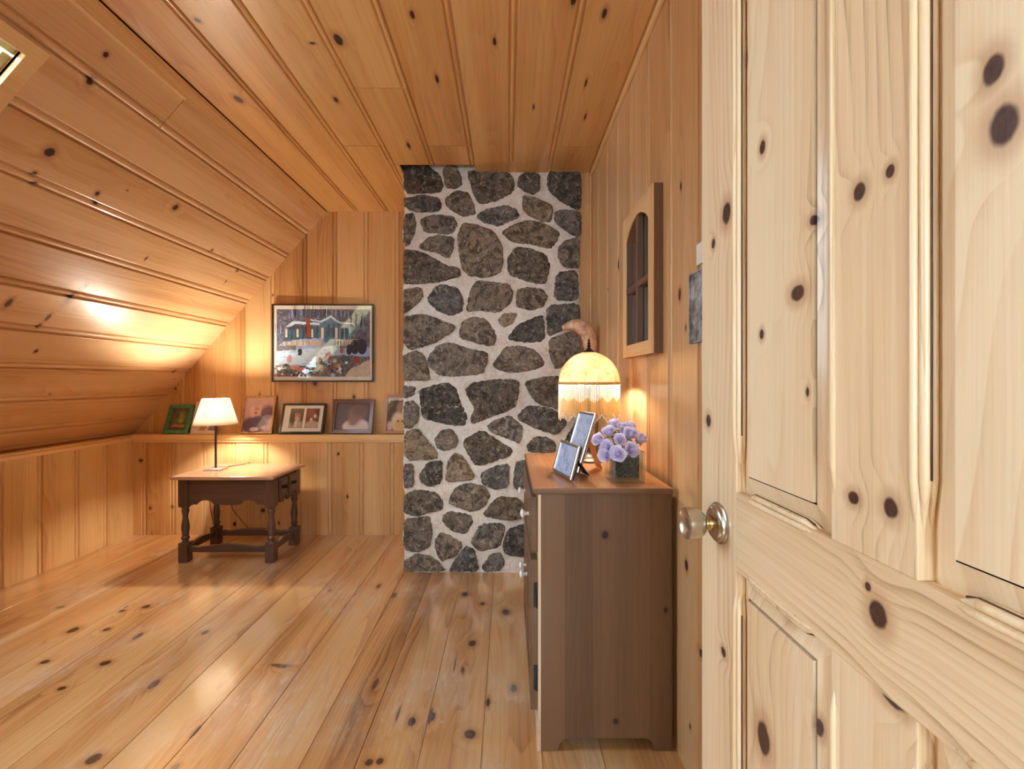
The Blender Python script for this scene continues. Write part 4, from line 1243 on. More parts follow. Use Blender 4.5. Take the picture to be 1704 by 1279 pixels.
# ------------------------------------------------------------------ dark side table
TX0, TX1, TY0, TY1, TZ = -2.106, -1.452, 2.80, 3.243, 0.549
LX0, LX1, LY0, LY1 = -2.072, -1.470, 2.83, 3.19
tab = empty('side_table', ((LX0 + LX1) / 2, (LY0 + LY1) / 2, 0))
tag(tab, 'dark-stained side table with turned legs and scalloped apron, under the white lamp', 'table')
TI = Matrix.Translation(-Vector(tab.location))


def tchild(mb, name, mats, bevel=0.0, parent=None):
    o = mb.build(name, mats, parent or tab, bevel)
    if parent is None:
        o.matrix_parent_inverse = TI
    return o


mb = MB()
mb.prism([(TX0 + 0.012, 0.0), (TX1 - 0.012, 0.0), (TX1, 0.010), (TX1 - 0.003, 0.017), (TX1 - 0.014, 0.022), (TX0 + 0.014, 0.022), (TX0 + 0.003, 0.017), (TX0, 0.010)], (0, TY0, TZ - 0.022), (1, 0, 0), (0, 0, 1), (0, 1, 0), TY1 - TY0, 'x')
tchild(mb, 'tabletop', [M_table_top], 0.004)
ABOT = TZ - 0.022 - 0.165
legw = 0.056


def leg_mesh(cx, cy):
    mb = MB()
    w = legw / 2
    zt = TZ - 0.022
    mb.box((cx - w, cy - w, ABOT - 0.012), (cx + w, cy + w, zt), 'z')
    mb.box((cx - w, cy - w, 0.0), (cx + w, cy + w, 0.125), 'z')
    z0, z1 = 0.125, ABOT - 0.012
    H = z1 - z0
    pr = [(0.024, 0.0), (0.018, 0.02), (0.015, 0.05), (0.022, 0.09), (0.0235, 0.13), (0.018, 0.17), (0.015, 0.19), (0.020, 0.21), (0.018, 0.24), (0.0215, 0.34), (0.0225, 0.44), (0.019, 0.56), (0.0145, 0.68), (0.015, 0.76), (0.019, 0.84), (0.0215, 0.90), (0.017, 0.93), (0.023, 0.97), (0.026, 1.0)]
    mb.lathe([(r * 1.05, z0 + H * t) for r, t in pr], (cx, cy, 0), 20)
    return mb


for cx in (LX0 + legw / 2, LX1 - legw / 2):
    for cy in (LY0 + legw / 2, LY1 - legw / 2):
        tchild(leg_mesh(cx, cy), 'leg', [M_table], 0.003)


def scallop(w, top, bot, arch, n=8):
    """apron outline with two arches and a lower centre"""
    p = [(0, top), (0, bot)]
    def arc(x0, x1):
        for i in range(n + 1):
            t = i / n
            p.append((x0 + (x1 - x0) * t, bot + arch * math.sin(math.pi * t) ** 0.7))
    p.append((w * 0.06, bot)); p.append((w * 0.075, bot + 0.006))
    arc(w * 0.10, w * 0.34)
    p.append((w * 0.36, bot + 0.002)); p.append((w * 0.40, bot)); p.append((w * 0.60, bot)); p.append((w * 0.64, bot + 0.002))
    arc(w * 0.66, w * 0.90)
    p.append((w * 0.925, bot + 0.006)); p.append((w * 0.94, bot)); p.append((w, bot)); p.append((w, top))
    return p


aw = LX1 - LX0 - 2 * legw
for yy in (LY0 + 0.012, LY1 - 0.030):
    mb = MB()
    mb.prism(scallop(aw, TZ - 0.022, ABOT, 0.030), (LX0 + legw, yy, 0), (1, 0, 0), (0, 0, 1), (0, 1, 0), 0.018, 'x')
    tchild(mb, 'apron', [M_table], 0.0015)
dw = LY1 - LY0 - 2 * legw
mb = MB()
mb.prism(scallop(dw, TZ - 0.022, ABOT, 0.026), (LX0 + 0.012, LY0 + legw, 0), (0, 1, 0), (0, 0, 1), (1, 0, 0), 0.018, 'y')
tchild(mb, 'apron', [M_table], 0.0015)
mb = MB()   # drawer end: rail frame, shaped lower edge
mb.prism([(0, TZ - 0.022), (0, ABOT + 0.01), (0.03, ABOT + 0.028), (0.06, ABOT - 0.010), (dw / 2 - 0.03, ABOT - 0.016), (dw / 2, ABOT + 0.03), (dw / 2 + 0.03, ABOT - 0.016), (dw - 0.06, ABOT - 0.010), (dw - 0.03, ABOT + 0.028), (dw, ABOT + 0.01), (dw, TZ - 0.022)],
         (LX1 - 0.030, LY0 + legw, 0), (0, 1, 0), (0, 0, 1), (1, 0, 0), 0.018, 'y')
tchild(mb, 'apron', [M_table], 0.0015)
M_iron = plain('black_iron', (24, 22, 22), 0.4, 0.8)
for k in range(2):
    y0 = LY0 + legw + 0.008 + k * dw / 2
    y1 = y0 + dw / 2 - 0.014
    mb = MB()
    mb.box((LX1 - 0.014, y0, ABOT + 0.028), (LX1 + 0.004, y1, TZ - 0.036), 'y')
    mb.box((LX1 + 0.0035, y0 + 0.014, ABOT + 0.042), (LX1 + 0.008, y1 - 0.014, TZ - 0.05), 'y')
    dr = tchild(mb, 'drawer', [M_table], 0.002)
    mb = MB()
    ym, zm = (y0 + y1) / 2, (ABOT + TZ) / 2
    mb.tube([(LX1 + 0.007, ym - 0.025, zm), (LX1 + 0.020, ym - 0.022, zm), (LX1 + 0.026, ym, zm - 0.008), (LX1 + 0.020, ym + 0.022, zm), (LX1 + 0.007, ym + 0.025, zm)], 0.0035, 8)
    mb.box((LX1 + 0.0075, ym - 0.032, zm - 0.010), (LX1 + 0.0095, ym + 0.032, zm + 0.010), 'y')
    o = mb.build('drawer_pull', [M_iron], dr)


def stretcher(w):
    p = [(0, 0.062)]
    for i in range(17):
        t = i / 16
        p.append((w * t, 0.102 + 0.010 * math.cos((t - 0.5) * 2 * math.pi * 1.0) * (1 if 0.1 < t < 0.9 else 0.4)))
    p.append((w, 0.062))
    return p


for yy in (LY0 + 0.016, LY1 - 0.040):
    mb = MB(); mb.prism(stretcher(aw), (LX0 + legw, yy, 0), (1, 0, 0), (0, 0, 1), (0, 1, 0), 0.024, 'x')
    tchild(mb, 'stretcher', [M_table], 0.003)
for xx in (LX0 + 0.016, LX1 - 0.040):
    mb = MB(); mb.prism(stretcher(dw), (xx, LY0 + legw, 0), (0, 1, 0), (0, 0, 1), (1, 0, 0), 0.024, 'y')
    tchild(mb, 'stretcher', [M_table], 0.003)

# ------------------------------------------------------------------ table lamp
def bulb_mat(name, watts, area):
    N = NT(name)
    em = N.n('ShaderNodeEmission'); em.inputs[0].default_value = (*WARM, 1); em.inputs[1].default_value = watts / (math.pi * area)
    m = N.done(em.outputs[0])
    m.cycles.emission_sampling = 'FRONT'
    return m


N = NT('fabric_shade')
tl = N.n('ShaderNodeBsdfTranslucent'); tl.inputs[0].default_value = rgb(255, 249, 238)
df = N.n('ShaderNodeBsdfDiffuse'); df.inputs[0].default_value = rgb(246, 240, 230)
mx = N.n('ShaderNodeMixShader'); mx.inputs[0].default_value = 0.45
N.t.links.new(tl.outputs[0], mx.inputs[1]); N.t.links.new(df.outputs[0], mx.inputs[2])
M_shade = N.done(mx.outputs[0])
M_steel = plain('brushed_steel', (214, 212, 208), 0.42, 1.0, var=0.06)
M_cord = plain('black_cord', (26, 22, 20), 0.5)
LP = Vector((-1.962, 3.03, TZ))
lamp = empty('table_lamp', LP, R(8))
tag(lamp, 'lit table lamp with cream fabric shade and square steel rod, on the dark side table', 'lamp')
mb = MB(); mb.box((-0.056, -0.050, 0.0), (0.056, 0.050, 0.012), 'x'); mb.build('base', [M_steel], lamp, 0.002)
M_chrome = plain('dark_chrome', (112, 106, 102), 0.22, 1.0, var=0.05)
mb = MB(); mb.box((-0.0062, -0.0062, 0.012), (0.0062, 0.0062, 0.36), 'z'); mb.build('rod', [M_chrome], lamp, 0.001)
mb = MB()
SH0, SH1 = 0.304, 0.476
prof = [(0.131, SH0), (0.081, SH1), (0.0792, SH1), (0.1292, SH0), (0.131, SH0)]
mb.lathe(prof, (0, 0, 0), 64, caps=False)
mb.build('lamp_shade', [M_shade], lamp)
mb = MB()
for a in (0, 120, 240):
    mb.tube([(0.008 * math.cos(R(a)), 0.008 * math.sin(R(a)), 0.463), (0.080 * math.cos(R(a)), 0.080 * math.sin(R(a)), 0.471)], 0.0015, 6)
mb.build('shade_holder', [M_steel], lamp)
mb = MB(); mb.tube([(0, 0, 0.36), (0, 0, 0.385)], 0.013, 12); mb.build('bulb_socket', [M_steel], lamp)
mb = MB(); mb.lathe([(0.001, 0.386), (0.010, 0.387), (0.013, 0.396), (0.020, 0.408), (0.022, 0.420), (0.019, 0.432), (0.011, 0.440), (0.001, 0.443)], (0, 0, 0), 16)
mb.build('bulb', [bulb_mat('lit_table_bulb', LAMP_TABLE_W, 0.0062)], lamp)
def spline(pts, n=8):
    pts = [Vector(p) for p in pts]
    out = []
    for i in range(len(pts) - 1):
        p0, p1, p2, p3 = pts[max(0, i - 1)], pts[i], pts[i + 1], pts[min(len(pts) - 1, i + 2)]
        for k in range(n):
            t = k / n
            out.append(0.5 * ((2 * p1) + (-p0 + p2) * t + (2 * p0 - 5 * p1 + 4 * p2 - p3) * t * t + (-p0 + 3 * p1 - 3 * p2 + p3) * t ** 3))
    out.append(pts[-1])
    return out
LI = (Matrix.Translation(LP) @ Matrix.Rotation(R(8), 4, 'Z')).inverted()
for cp in ([(-1.955, 3.076, TZ + 0.005), (-1.93, 3.13, TZ + 0.003), (-1.88, 3.20, TZ + 0.003), (-1.86, 3.250, TZ + 0.001), (-1.90, 3.285, 0.46), (-2.03, 3.318, 0.24), (-1.975, 3.322, 0.13), (-1.914, 3.325, 0.06), (-1.82, 3.328, 0.012)],
           [(-2.16, 3.326, 0.43), (-2.195, 3.325, 0.32), (-2.192, 3.325, 0.20), (-2.165, 3.326, 0.09), (-2.10, 3.328, 0.012)]):
    mb = MB()
    mb.tube(spline(cp), 0.0022, 8)
    o = mb.build('power_cord', [M_cord], lamp)
    o.matrix_parent_inverse = LI

# ------------------------------------------------------------------ dresser
GX0, GX1, GY0, GY1, GZ = 0.102, 0.508, 1.396, 2.03, 0.819
dres = empty('dresser', (0.3, 1.71, 0))
tag(dres, 'low brown pine dresser with white knobs standing against the right wall', 'dresser')
DI = Matrix.Translation(-Vector(dres.location))


def dchild(mb, name, mats, bevel=0.0, parent=None):
    o = mb.build(name, mats, parent or dres, bevel)
    if parent is None:
        o.matrix_parent_inverse = DI
    return o


mb = MB()
mb.box((GX0 - 0.026, GY0 - 0.014, GZ - 0.022), (GX1 + 0.002, GY1 + 0.014, GZ), 'y')
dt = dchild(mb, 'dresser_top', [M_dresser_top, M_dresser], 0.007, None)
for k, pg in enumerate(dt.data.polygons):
    pg.material_index = 0 if k == 1 else 1  # edges in darker wood, painting in how little light they catch
zt = GZ - 0.022
def foot_side(y0, y1, x0, x1):
    w = x1 - x0
    p = [(x0, 0.0), (x0 + 0.054, 0.0), (x0 + 0.060, 0.022), (x0 + 0.068, 0.034), (x0 + 0.082, 0.040), (x1 - 0.082, 0.040), (x1 - 0.070, 0.036), (x1 - 0.061, 0.026), (x1 - 0.052, 0.0), (x1, 0.0), (x1, zt), (x0, zt)]
    mb = MB()
    mb.prism(p, (0, y0, 0), (1, 0, 0), (0, 0, 1), (0, 1, 0), y1 - y0, 'z')
    return mb
dchild(foot_side(GY0, GY0 + 0.019, GX0, GX1), 'side_panel', [M_dresser], 0.0015)
dchild(foot_side(GY1 - 0.019, GY1, GX0, GX1), 'side_panel', [M_dresser], 0.0015)
mb = MB()
mb.box((GX1 - 0.012, GY0 + 0.019, 0.05), (GX1 - 0.004, GY1 - 0.019, zt), 'z')
dchild(mb, 'back_panel', [M_dresser])
mb = MB()
mb.box((GX0 + 0.02, GY0 + 0.019, 0.075), (GX1 - 0.013, GY1 - 0.019, 0.090), 'y')
dchild(mb, 'bottom_board', [M_dresser])
mb = MB()   # pale face frame, slightly narrower than the sides
fx0, fx1 = GX0 - 0.008, GX0 + 0.012
Wd = GY1 - GY0
mb.prism([(0, 0.0), (0.05, 0.0), (0.062, 0.03), (0.08, 0.045), (Wd - 0.08, 0.045), (Wd - 0.062, 0.03), (Wd - 0.05, 0.0), (Wd, 0.0), (Wd, 0.10), (0, 0.10)], (fx0 - 0.004, GY0 + 0.0005, 0), (0, 1, 0), (0, 0, 1), (1, 0, 0), fx1 - fx0 + 0.002, 'y')
ym = (GY0 + GY1) / 2
for (a, b) in ((GY0 + 0.0005, GY0 + 0.04), (GY1 - 0.04, GY1 - 0.0005), (ym - 0.02, ym + 0.02)):
    mb.box((fx0, a, 0.10), (fx1 - 0.002, b, zt), 'z')
for (a, b) in ((0.10, 0.115), (0.575, 0.61), (zt - 0.03, zt)):
    mb.box((fx0 + 0.001, GY0 + 0.04, a), (fx1 - 0.003, GY1 - 0.04, b), 'y')
dchild(mb, 'face_frame', [M_dresser_pale], 0.001)
M_ceramic = plain('white_ceramic', (240, 238, 232), 0.15, var=0.02, coat=0.5)
M_hinge = plain('dark_hinge_metal', (52, 50, 50), 0.35, 0.9)


def knob(y, z, x, parent):
    mb = MB()
    Mk = Matrix.Rotation(R(-90), 4, 'Y')
    mb.lathe([(0.0065, 0), (0.0055, 0.008), (0.008, 0.013), (0.0125, 0.017), (0.0148, 0.022), (0.0125, 0.027), (0.006, 0.030), (0.0, 0.0305)], (x, y, z), 20, M=Mk, caps=False)
    return mb.build('knob', [M_ceramic], parent)


for (ya, yb, ky) in ((GY0 + 0.022, ym - 0.006, 1.55), (ym + 0.006, GY1 - 0.022, 1.87)):
    mb = MB()
    mb.box((fx0 - 0.022, ya, 0.605), (fx0 - 0.0005, yb, zt - 0.014), 'y')
    d = dchild(mb, 'drawer', [M_dresser], 0.004)
    k = knob(ky, 0.692, fx0 - 0.0215, d); k.matrix_parent_inverse = Matrix.Identity(4)
for (ya, yb, ky, hy) in ((GY0 + 0.022, ym - 0.003, 1.675, GY0 + 0.022), (ym + 0.003, GY1 - 0.022, 1.755, GY1 - 0.022)):
    mb = MB()
    x0, x1 = fx0 - 0.022, fx0 - 0.0005
    zb, zt2 = 0.112, 0.585
    mb.box((x0, ya, zb), (x1, ya + 0.055, zt2), 'z')
    mb.box((x0, yb - 0.055, zb), (x1, yb, zt2), 'z')
    mb.box((x0, ya + 0.055, zt2 - 0.055), (x1, yb - 0.055, zt2), 'y')
    mb.box((x0, ya + 0.055, zb), (x1, yb - 0.055, zb + 0.055), 'y')
    d = dchild(mb, 'cabinet_door', [M_dresser], 0.002)
    mb = MB()
    mb.box((x0 + 0.009, ya + 0.054, zb + 0.054), (x1 - 0.004, yb - 0.054, zt2 - 0.054), 'z')
    mb.box((x0 + 0.002, ya + 0.085, zb + 0.085), (x0 + 0.0095, yb - 0.085, zt2 - 0.085), 'z')
    mb.build('raised_panel', [M_dresser], d, 0.004)
    knob(ky, 0.43, x0 + 0.0005, d)
    for hz in (0.475, 0.215):
        mb = MB()
        s = 1 if hy < ym else -1
        mb.tube([(x1 - 0.001, hy - 0.004 * s, hz - 0.040), (x1 - 0.001, hy - 0.004 * s, hz + 0.040)], 0.0030, 8)
        mb.box((x1 - 0.012, min(hy, hy - 0.0025 * s), hz - 0.038), (x1, max(hy, hy - 0.0025 * s), hz + 0.038), 'z')
        mb.build('hinge', [M_hinge], d)

# ------------------------------------------------------------------ beaded dome lamp
LQ = Vector((0.3335, 1.853, GZ))
bl = empty('beaded_lamp', LQ)
tag(bl, 'lit lamp with marbled cream dome shade and bead fringe, on the dresser', 'lamp')
M_bronze = plain('dark_bronze', (72, 64, 62), 0.35, 0.8, var=0.2)
mb = MB()
mb.lathe([(0.0, 0.0), (0.062, 0.0), (0.064, 0.006), (0.058, 0.012), (0.040, 0.018), (0.020, 0.030), (0.013, 0.05)], (0, 0, 0), 28, caps=False)
mb.build('base', [M_bronze], bl)
mb = MB()
mb.lathe([(0.013, 0.048), (0.011, 0.09), (0.016, 0.11), (0.011, 0.13), (0.008, 0.20), (0.008, 0.27)], (0, 0, 0), 18)
mb.build('stem', [M_bronze], bl)
N = NT('marbled_glass_shade')
tc = N.n('ShaderNodeTexCoord').outputs['Object']
nz = N.noise(tc, 14.0, 5.0, 0.65, 1.2)
mc = N.ramp(nz, [(0.34, rgb(216, 180, 128)), (0.46, rgb(242, 222, 186)), (0.60, rgb(252, 242, 222))])
tl = N.n('ShaderNodeBsdfTranslucent'); N.put(tl.inputs[0], mc)
pr = N.principled(mc, 0.2, spec=0.5)
mx = N.n('ShaderNodeMixShader'); mx.inputs[0].default_value = 0.68
N.t.links.new(tl.outputs[0], mx.inputs[1]); N.t.links.new(pr, mx.inputs[2])
M_dome = N.done(mx.outputs[0])
RIM = 1.138 - GZ
RD, HD = 0.124, 0.128
mb = MB()
prof = [(RD * math.cos(R(a)), RIM + HD * math.sin(R(a))) for a in range(0, 86, 5)]
prof += [((RD - 0.003) * math.cos(R(a)), RIM + (HD - 0.003) * math.sin(R(a))) for a in range(85, -1, -5)]
prof.append(prof[0])
mb.lathe(prof, (0, 0, 0), 48, caps=False)
mb.build('dome_shade', [M_dome], bl)
mb = MB()
mb.lathe([(RD + 0.001, RIM - 0.006), (RD + 0.0035, RIM - 0.004), (RD + 0.0035, RIM + 0.003), (RD + 0.0005, RIM + 0.004), (RD - 0.003, RIM + 0.002), (RD - 0.003, RIM - 0.006), (RD + 0.001, RIM - 0.006)], (0, 0, 0), 48, caps=False)
M_trimgold = plain('gold_braid', (206, 160, 92), 0.6, var=0.2, scale=200, bump=0.4)
mb.build('shade_band', [M_trimgold], bl)
mb = MB()
zt_ = RIM + HD
mb.lathe([(0.028, zt_ - 0.006), (0.020, zt_ + 0.004), (0.009, zt_ + 0.012), (0.005, zt_ + 0.018), (0.009, zt_ + 0.023), (0.005, zt_ + 0.028), (0.008, zt_ + 0.033), (0.004, zt_ + 0.039), (0.006, zt_ + 0.044), (0.0015, zt_ + 0.054)], (0, 0, 0), 18)
mb.build('finial', [M_bronze], bl)
N = NT('clear_beads')
gl = N.n('ShaderNodeBsdfGlossy'); gl.inputs[0].default_value = (1, 0.98, 0.95, 1); gl.inputs['Roughness'].default_value = 0.12
tl = N.n('ShaderNodeBsdfTranslucent'); tl.inputs[0].default_value = rgb(206, 198, 184)
tr = N.n('ShaderNodeBsdfTransparent')
m1 = N.n('ShaderNodeMixShader'); m1.inputs[0].default_value = 0.7
N.t.links.new(gl.outputs[0], m1.inputs[1]); N.t.links.new(tl.outputs[0], m1.inputs[2])
m2 = N.n('ShaderNodeMixShader'); m2.inputs[0].default_value = 0.68
N.t.links.new(m1.outputs[0], m2.inputs[1]); N.t.links.new(tr.outputs[0], m2.inputs[2])
M_clear = N.done(m2.outputs[0])
N = NT('gold_beads')
gl = N.n('ShaderNodeBsdfGlossy'); gl.inputs[0].default_value = rgb(240, 220, 180); gl.inputs['Roughness'].default_value = 0.2
tl = N.n('ShaderNodeBsdfTranslucent'); tl.inputs[0].default_value = rgb(214, 186, 142)
m1 = N.n('ShaderNodeMixShader'); m1.inputs[0].default_value = 0.65
N.t.links.new(gl.outputs[0], m1.inputs[1]); N.t.links.new(tl.outputs[0], m1.inputs[2])
M_gold = N.done(m1.outputs[0])
mb = MB()
NS = 126
for i in range(NS):
    a = 2 * math.pi * i / NS
    ph = (i % 9) / 9.0
    zig = abs(ph - 0.5) * 2            # 1 at ends, 0 mid
    L1 = 0.055 + 0.022 * (1 - zig)
    L2 = 0.118 + 0.030 * (1 - zig)
    x, y = (RD - 0.0005) * math.cos(a), (RD - 0.0005) * math.sin(a)
    for (z0, z1, mi, rad) in ((0.004, L1, 0, 0.0016), (L1, L2, 1, 0.0021), (L2, L2 + 0.008, 0, 0.0026)):
        n = max(2, int((z1 - z0) / 0.0035))
        pts = [(x, y, RIM - (z0 + (z1 - z0) * k / n)) for k in range(n + 1)]
        mb.tube(pts, [rad * (1.0 if k % 2 else 0.62) for k in range(n + 1)], 5, mi, smooth=False)
fr = mb.build('bead_fringe', [M_clear, M_gold], bl)
fr['kind'] = 'stuff'
mb = MB(); mb.lathe([(0.001, 0.332), (0.010, 0.334), (0.012, 0.344), (0.018, 0.356), (0.020, 0.366), (0.017, 0.378), (0.009, 0.385), (0.001, 0.387)], (0, 0, 0), 16)
mb.build('bulb', [bulb_mat('lit_dresser_bulb', LAMP_DRESSER_W, 0.0050)], bl)
mb = MB(); mb.tube([(0, 0, 0.268), (0, 0, 0.331)], 0.010, 12); mb.build('bulb_socket', [M_bronze], bl)
# ------------------------------------------------------------------ silver frames on the dresser
M_silver = plain('silver_frame_metal', (206, 210, 216), 0.18, 1.0, var=0.03)
M_velvet = plain('black_velvet_back', (16, 14, 14), 0.8)
A['sheet'] = art_mat('photo_sky_reflection', [(136, 172, 232), (206, 224, 250), (110, 148, 216)], 9, 0.12)  # skylight reflection in the glass painted into the blue
A['sheet2'] = art_mat('photo_sky_reflection_tall', [(150, 180, 232), (212, 226, 250), (124, 156, 218)], 9, 0.12)  # same painted sky reflection, for the tall frame


def silver(label, br, w, h, leanang, key, tan=False):
    """stand frame: br = near lower corner, faces -X and a little toward the camera"""
    along = Vector((-0.042, 0.164, 0)).normalized()
    e = empty('silver_photo_frame', br)
    tag(e, label, 'photo frame', 'silver photo frames on the dresser')
    outn = Vector((-along.y, along.x, 0))           # room-facing normal
    if outn.x > 0: outn = -outn
    # local x runs from far to near so that x cross z faces the room
    X = -along
    Zt = (Vector((0, 0, 1)) * math.cos(leanang) - outn * math.sin(leanang)).normalized()
    Yt = Zt.cross(X)                               # away from viewer side
    M = Matrix((X, Yt, Zt)).transposed().to_4x4()
    fw, d = 0.010, 0.010
    def L(mb, name, mats, bev=0.0):
        return mb.build(name, mats, e, bev, xf=M @ Matrix.Translation((-w, 0, 0)))
    mb = MB()
    for p4 in ([(0, 0), (w, 0), (w - fw, fw), (fw, fw)], [(w, 0), (w, h), (w - fw, h - fw), (w - fw, fw)], [(w, h), (0, h), (fw, h - fw), (w - fw, h - fw)], [(0, h), (0, 0), (fw, fw), (fw, h - fw)]):
        mb.prism(p4, (0, 0, 0), (1, 0, 0), (0, 0, 1), (0, -1, 0), d, 'x')
    L(mb, 'frame', [M_silver], 0.0025)
    mb = MB(); mb.face([(fw, -d * 0.5, fw), (w - fw, -d * 0.5, fw), (w - fw, -d * 0.5, h - fw), (fw, -d * 0.5, h - fw)])
    L(mb, 'photo', [A[key]])
    mb = MB(); mb.face([(fw, -d * 0.75, fw), (w - fw, -d * 0.75, fw), (w - fw, -d * 0.75, h - fw), (fw, -d * 0.75, h - fw)])
    L(mb, 'glass', [M_pglass])
    mb = MB(); mb.box((0.002, 0.0, 0.002), (w - 0.002, 0.004, h - 0.002), 'z')
    L(mb, 'back_panel', [M_backboard if tan else M_velvet])
    # easel leg, from the upper back down to the dresser top
    mb = MB()
    hh = h * 0.72
    foot = hh * math.sin(leanang) + 0.055
    p_top = Vector((-w / 2, 0, 0)) ; 
    t3 = M @ Vector((-w / 2, 0.005, hh))
    f3 = M @ Vector((-w / 2, 0.005, 0)); f3 = Vector((f3.x, f3.y, 0)) - outn * foot
    f3.z = 0.002
    sx = X * (w * 0.17)
    th = outn * 0.003
    quad = [t3 - sx * 0.7, t3 + sx * 0.7, f3 + sx, f3 - sx]
    mb.shared([q for q in quad] + [q - th for q in quad], [(0, 1, 2, 3), (7, 6, 5, 4), (0, 4, 5, 1), (1, 5, 6, 2), (2, 6, 7, 3), (3, 7, 4, 0)], 'z', smooth=False)
    mb.build('easel_leg', [M_backboard if tan else M_velvet], e)
    return e


silver('small silver photo frame at the front of the dresser, nearest the dresser edge', (0.211, 1.469, GZ + 0.0015), 0.169, 0.116, R(16), 'sheet')
silver('tall silver photo frame behind the small one, in front of the beaded lamp', (0.252, 1.585, GZ + 0.0015), 0.142, 0.220, R(18), 'sheet2', True)

# ------------------------------------------------------------------ glass vase with roses
VX, VY, VS, VH = 0.384, 1.490, 0.108, 0.102
N = NT('clear_glass')
tr = N.n('ShaderNodeBsdfTransparent'); tr.inputs[0].default_value = (0.92, 0.95, 0.95, 1)
gl = N.n('ShaderNodeBsdfGlossy'); gl.inputs['Roughness'].default_value = 0.02
lw = N.n('ShaderNodeLayerWeight'); lw.inputs[0].default_value = 0.25
mx = N.n('ShaderNodeMixShader')
N.t.links.new(N.m('MULTIPLY_ADD', lw.outputs['Facing'], 0.7, 0.05), mx.inputs[0]); N.t.links.new(tr.outputs[0], mx.inputs[1]); N.t.links.new(gl.outputs[0], mx.inputs[2])
tw = N.n('ShaderNodeBsdfTranslucent'); tw.inputs[0].default_value = (0.9, 0.95, 0.97, 1)
m9 = N.n('ShaderNodeMixShader'); m9.inputs[0].default_value = 0.05
N.t.links.new(mx.outputs[0], m9.inputs[1]); N.t.links.new(tw.outputs[0], m9.inputs[2])
M_vase = N.done(m9.outputs[0])
vase = empty('glass_vase', (VX, VY, GZ))
tag(vase, 'square clear glass vase with dark filling and roses, on the dresser', 'vase')
mb = MB()
h = VS / 2
def ringv(s, z): return [Vector((s * a, s * b, z)) for a, b in ((-1, -1), (1, -1), (1, 1), (-1, 1))]
vs = ringv(h, 0) + ringv(h, VH) + ringv(h - 0.005, VH) + ringv(h - 0.006, 0.013)
fs = [(3, 2, 1, 0), (12, 13, 14, 15)]
for l in range(3):
    for i in range(4):
        j = (i + 1) % 4
        fs.append((l * 4 + i, l * 4 + j, (l + 1) * 4 + j, (l + 1) * 4 + i))
mb.shared(vs, fs, 'z', smooth=False)
mb.build('glass_walls', [M_vase], vase, 0.002, 2)
N = NT('dark_glass_gravel')
tc = N.n('ShaderNodeTexCoord').outputs['Object']
vo = N.n('ShaderNodeTexVoronoi'); vo.inputs['Scale'].default_value = 230.0; N.put(vo.inputs['Vector'], tc)
col = N.mix(0.86, vo.outputs['Color'], rgb(52, 92, 94))
col = N.mix(N.smooth(vo.outputs['Distance'], 0.2, 0.7), col, rgb(22, 36, 40))
M_gravel = N.done(N.principled(col, 0.35, 0, N.bump(vo.outputs['Distance'], 1.0, 0.004)))
mb = MB()
g = h - 0.014
n = 22
rr = random.Random(2)
vs, fs = [], []
ZG0, ZG1 = 0.0165, 0.092
rows = 16
for k in range(rows + 1):
    z = ZG0 + (ZG1 - ZG0) * k / rows
    for i in range(4 * n):
        s, t = divmod(i, n)
        f = -1 + 2 * t / n
        x, y = [(f, -1), (1, f), (-f, 1), (-1, -f)][s]
        j = rr.uniform(-0.0014, 0.0)
        vs.append(Vector((x * (g + j), y * (g + j), z + (rr.uniform(-0.001, 0.001) if 0 < k else 0))))
m = 4 * n
for k in range(rows):
    for i in range(m):
        j = (i + 1) % m
        fs.append((k * m + i, k * m + j, (k + 1) * m + j, (k + 1) * m + i))
vs.append(Vector((0, 0, ZG1 - 0.002))); vs.append(Vector((0, 0, ZG0)))
for i in range(m):
    fs.append((rows * m + i, rows * m + (i + 1) % m, len(vs) - 2))
    fs.append((i, len(vs) - 1, (i + 1) % m))
mb.shared(vs, fs, 'z', smooth=False)
gr = mb.build('gravel_filling', [M_gravel])
gr.location = (VX, VY, GZ)
tag(gr, 'dark blue-green chopped gravel filling the square glass vase', 'gravel', kind='stuff')

N = NT('lavender_petal')
tc = N.n('ShaderNodeTexCoord').outputs['Object']
nz = N.noise(tc, 60.0, 3.0, 0.6)
pc = N.ramp(nz, [(0.3, rgb(216, 206, 236)), (0.6, rgb(242, 236, 252))])
tl = N.n('ShaderNodeBsdfTranslucent'); N.put(tl.inputs[0], pc)
pr = N.principled(pc, 0.55, spec=0.3)
mx = N.n('ShaderNodeMixShader'); mx.inputs[0].default_value = 0.75
N.t.links.new(tl.outputs[0], mx.inputs[1]); N.t.links.new(pr, mx.inputs[2])
M_petal = N.done(mx.outputs[0])
M_leaf = plain('rose_green', (70, 82, 52), 0.6, var=0.25)
M_leafd = plain('rose_brown_sepal', (104, 78, 58), 0.6, var=0.25)


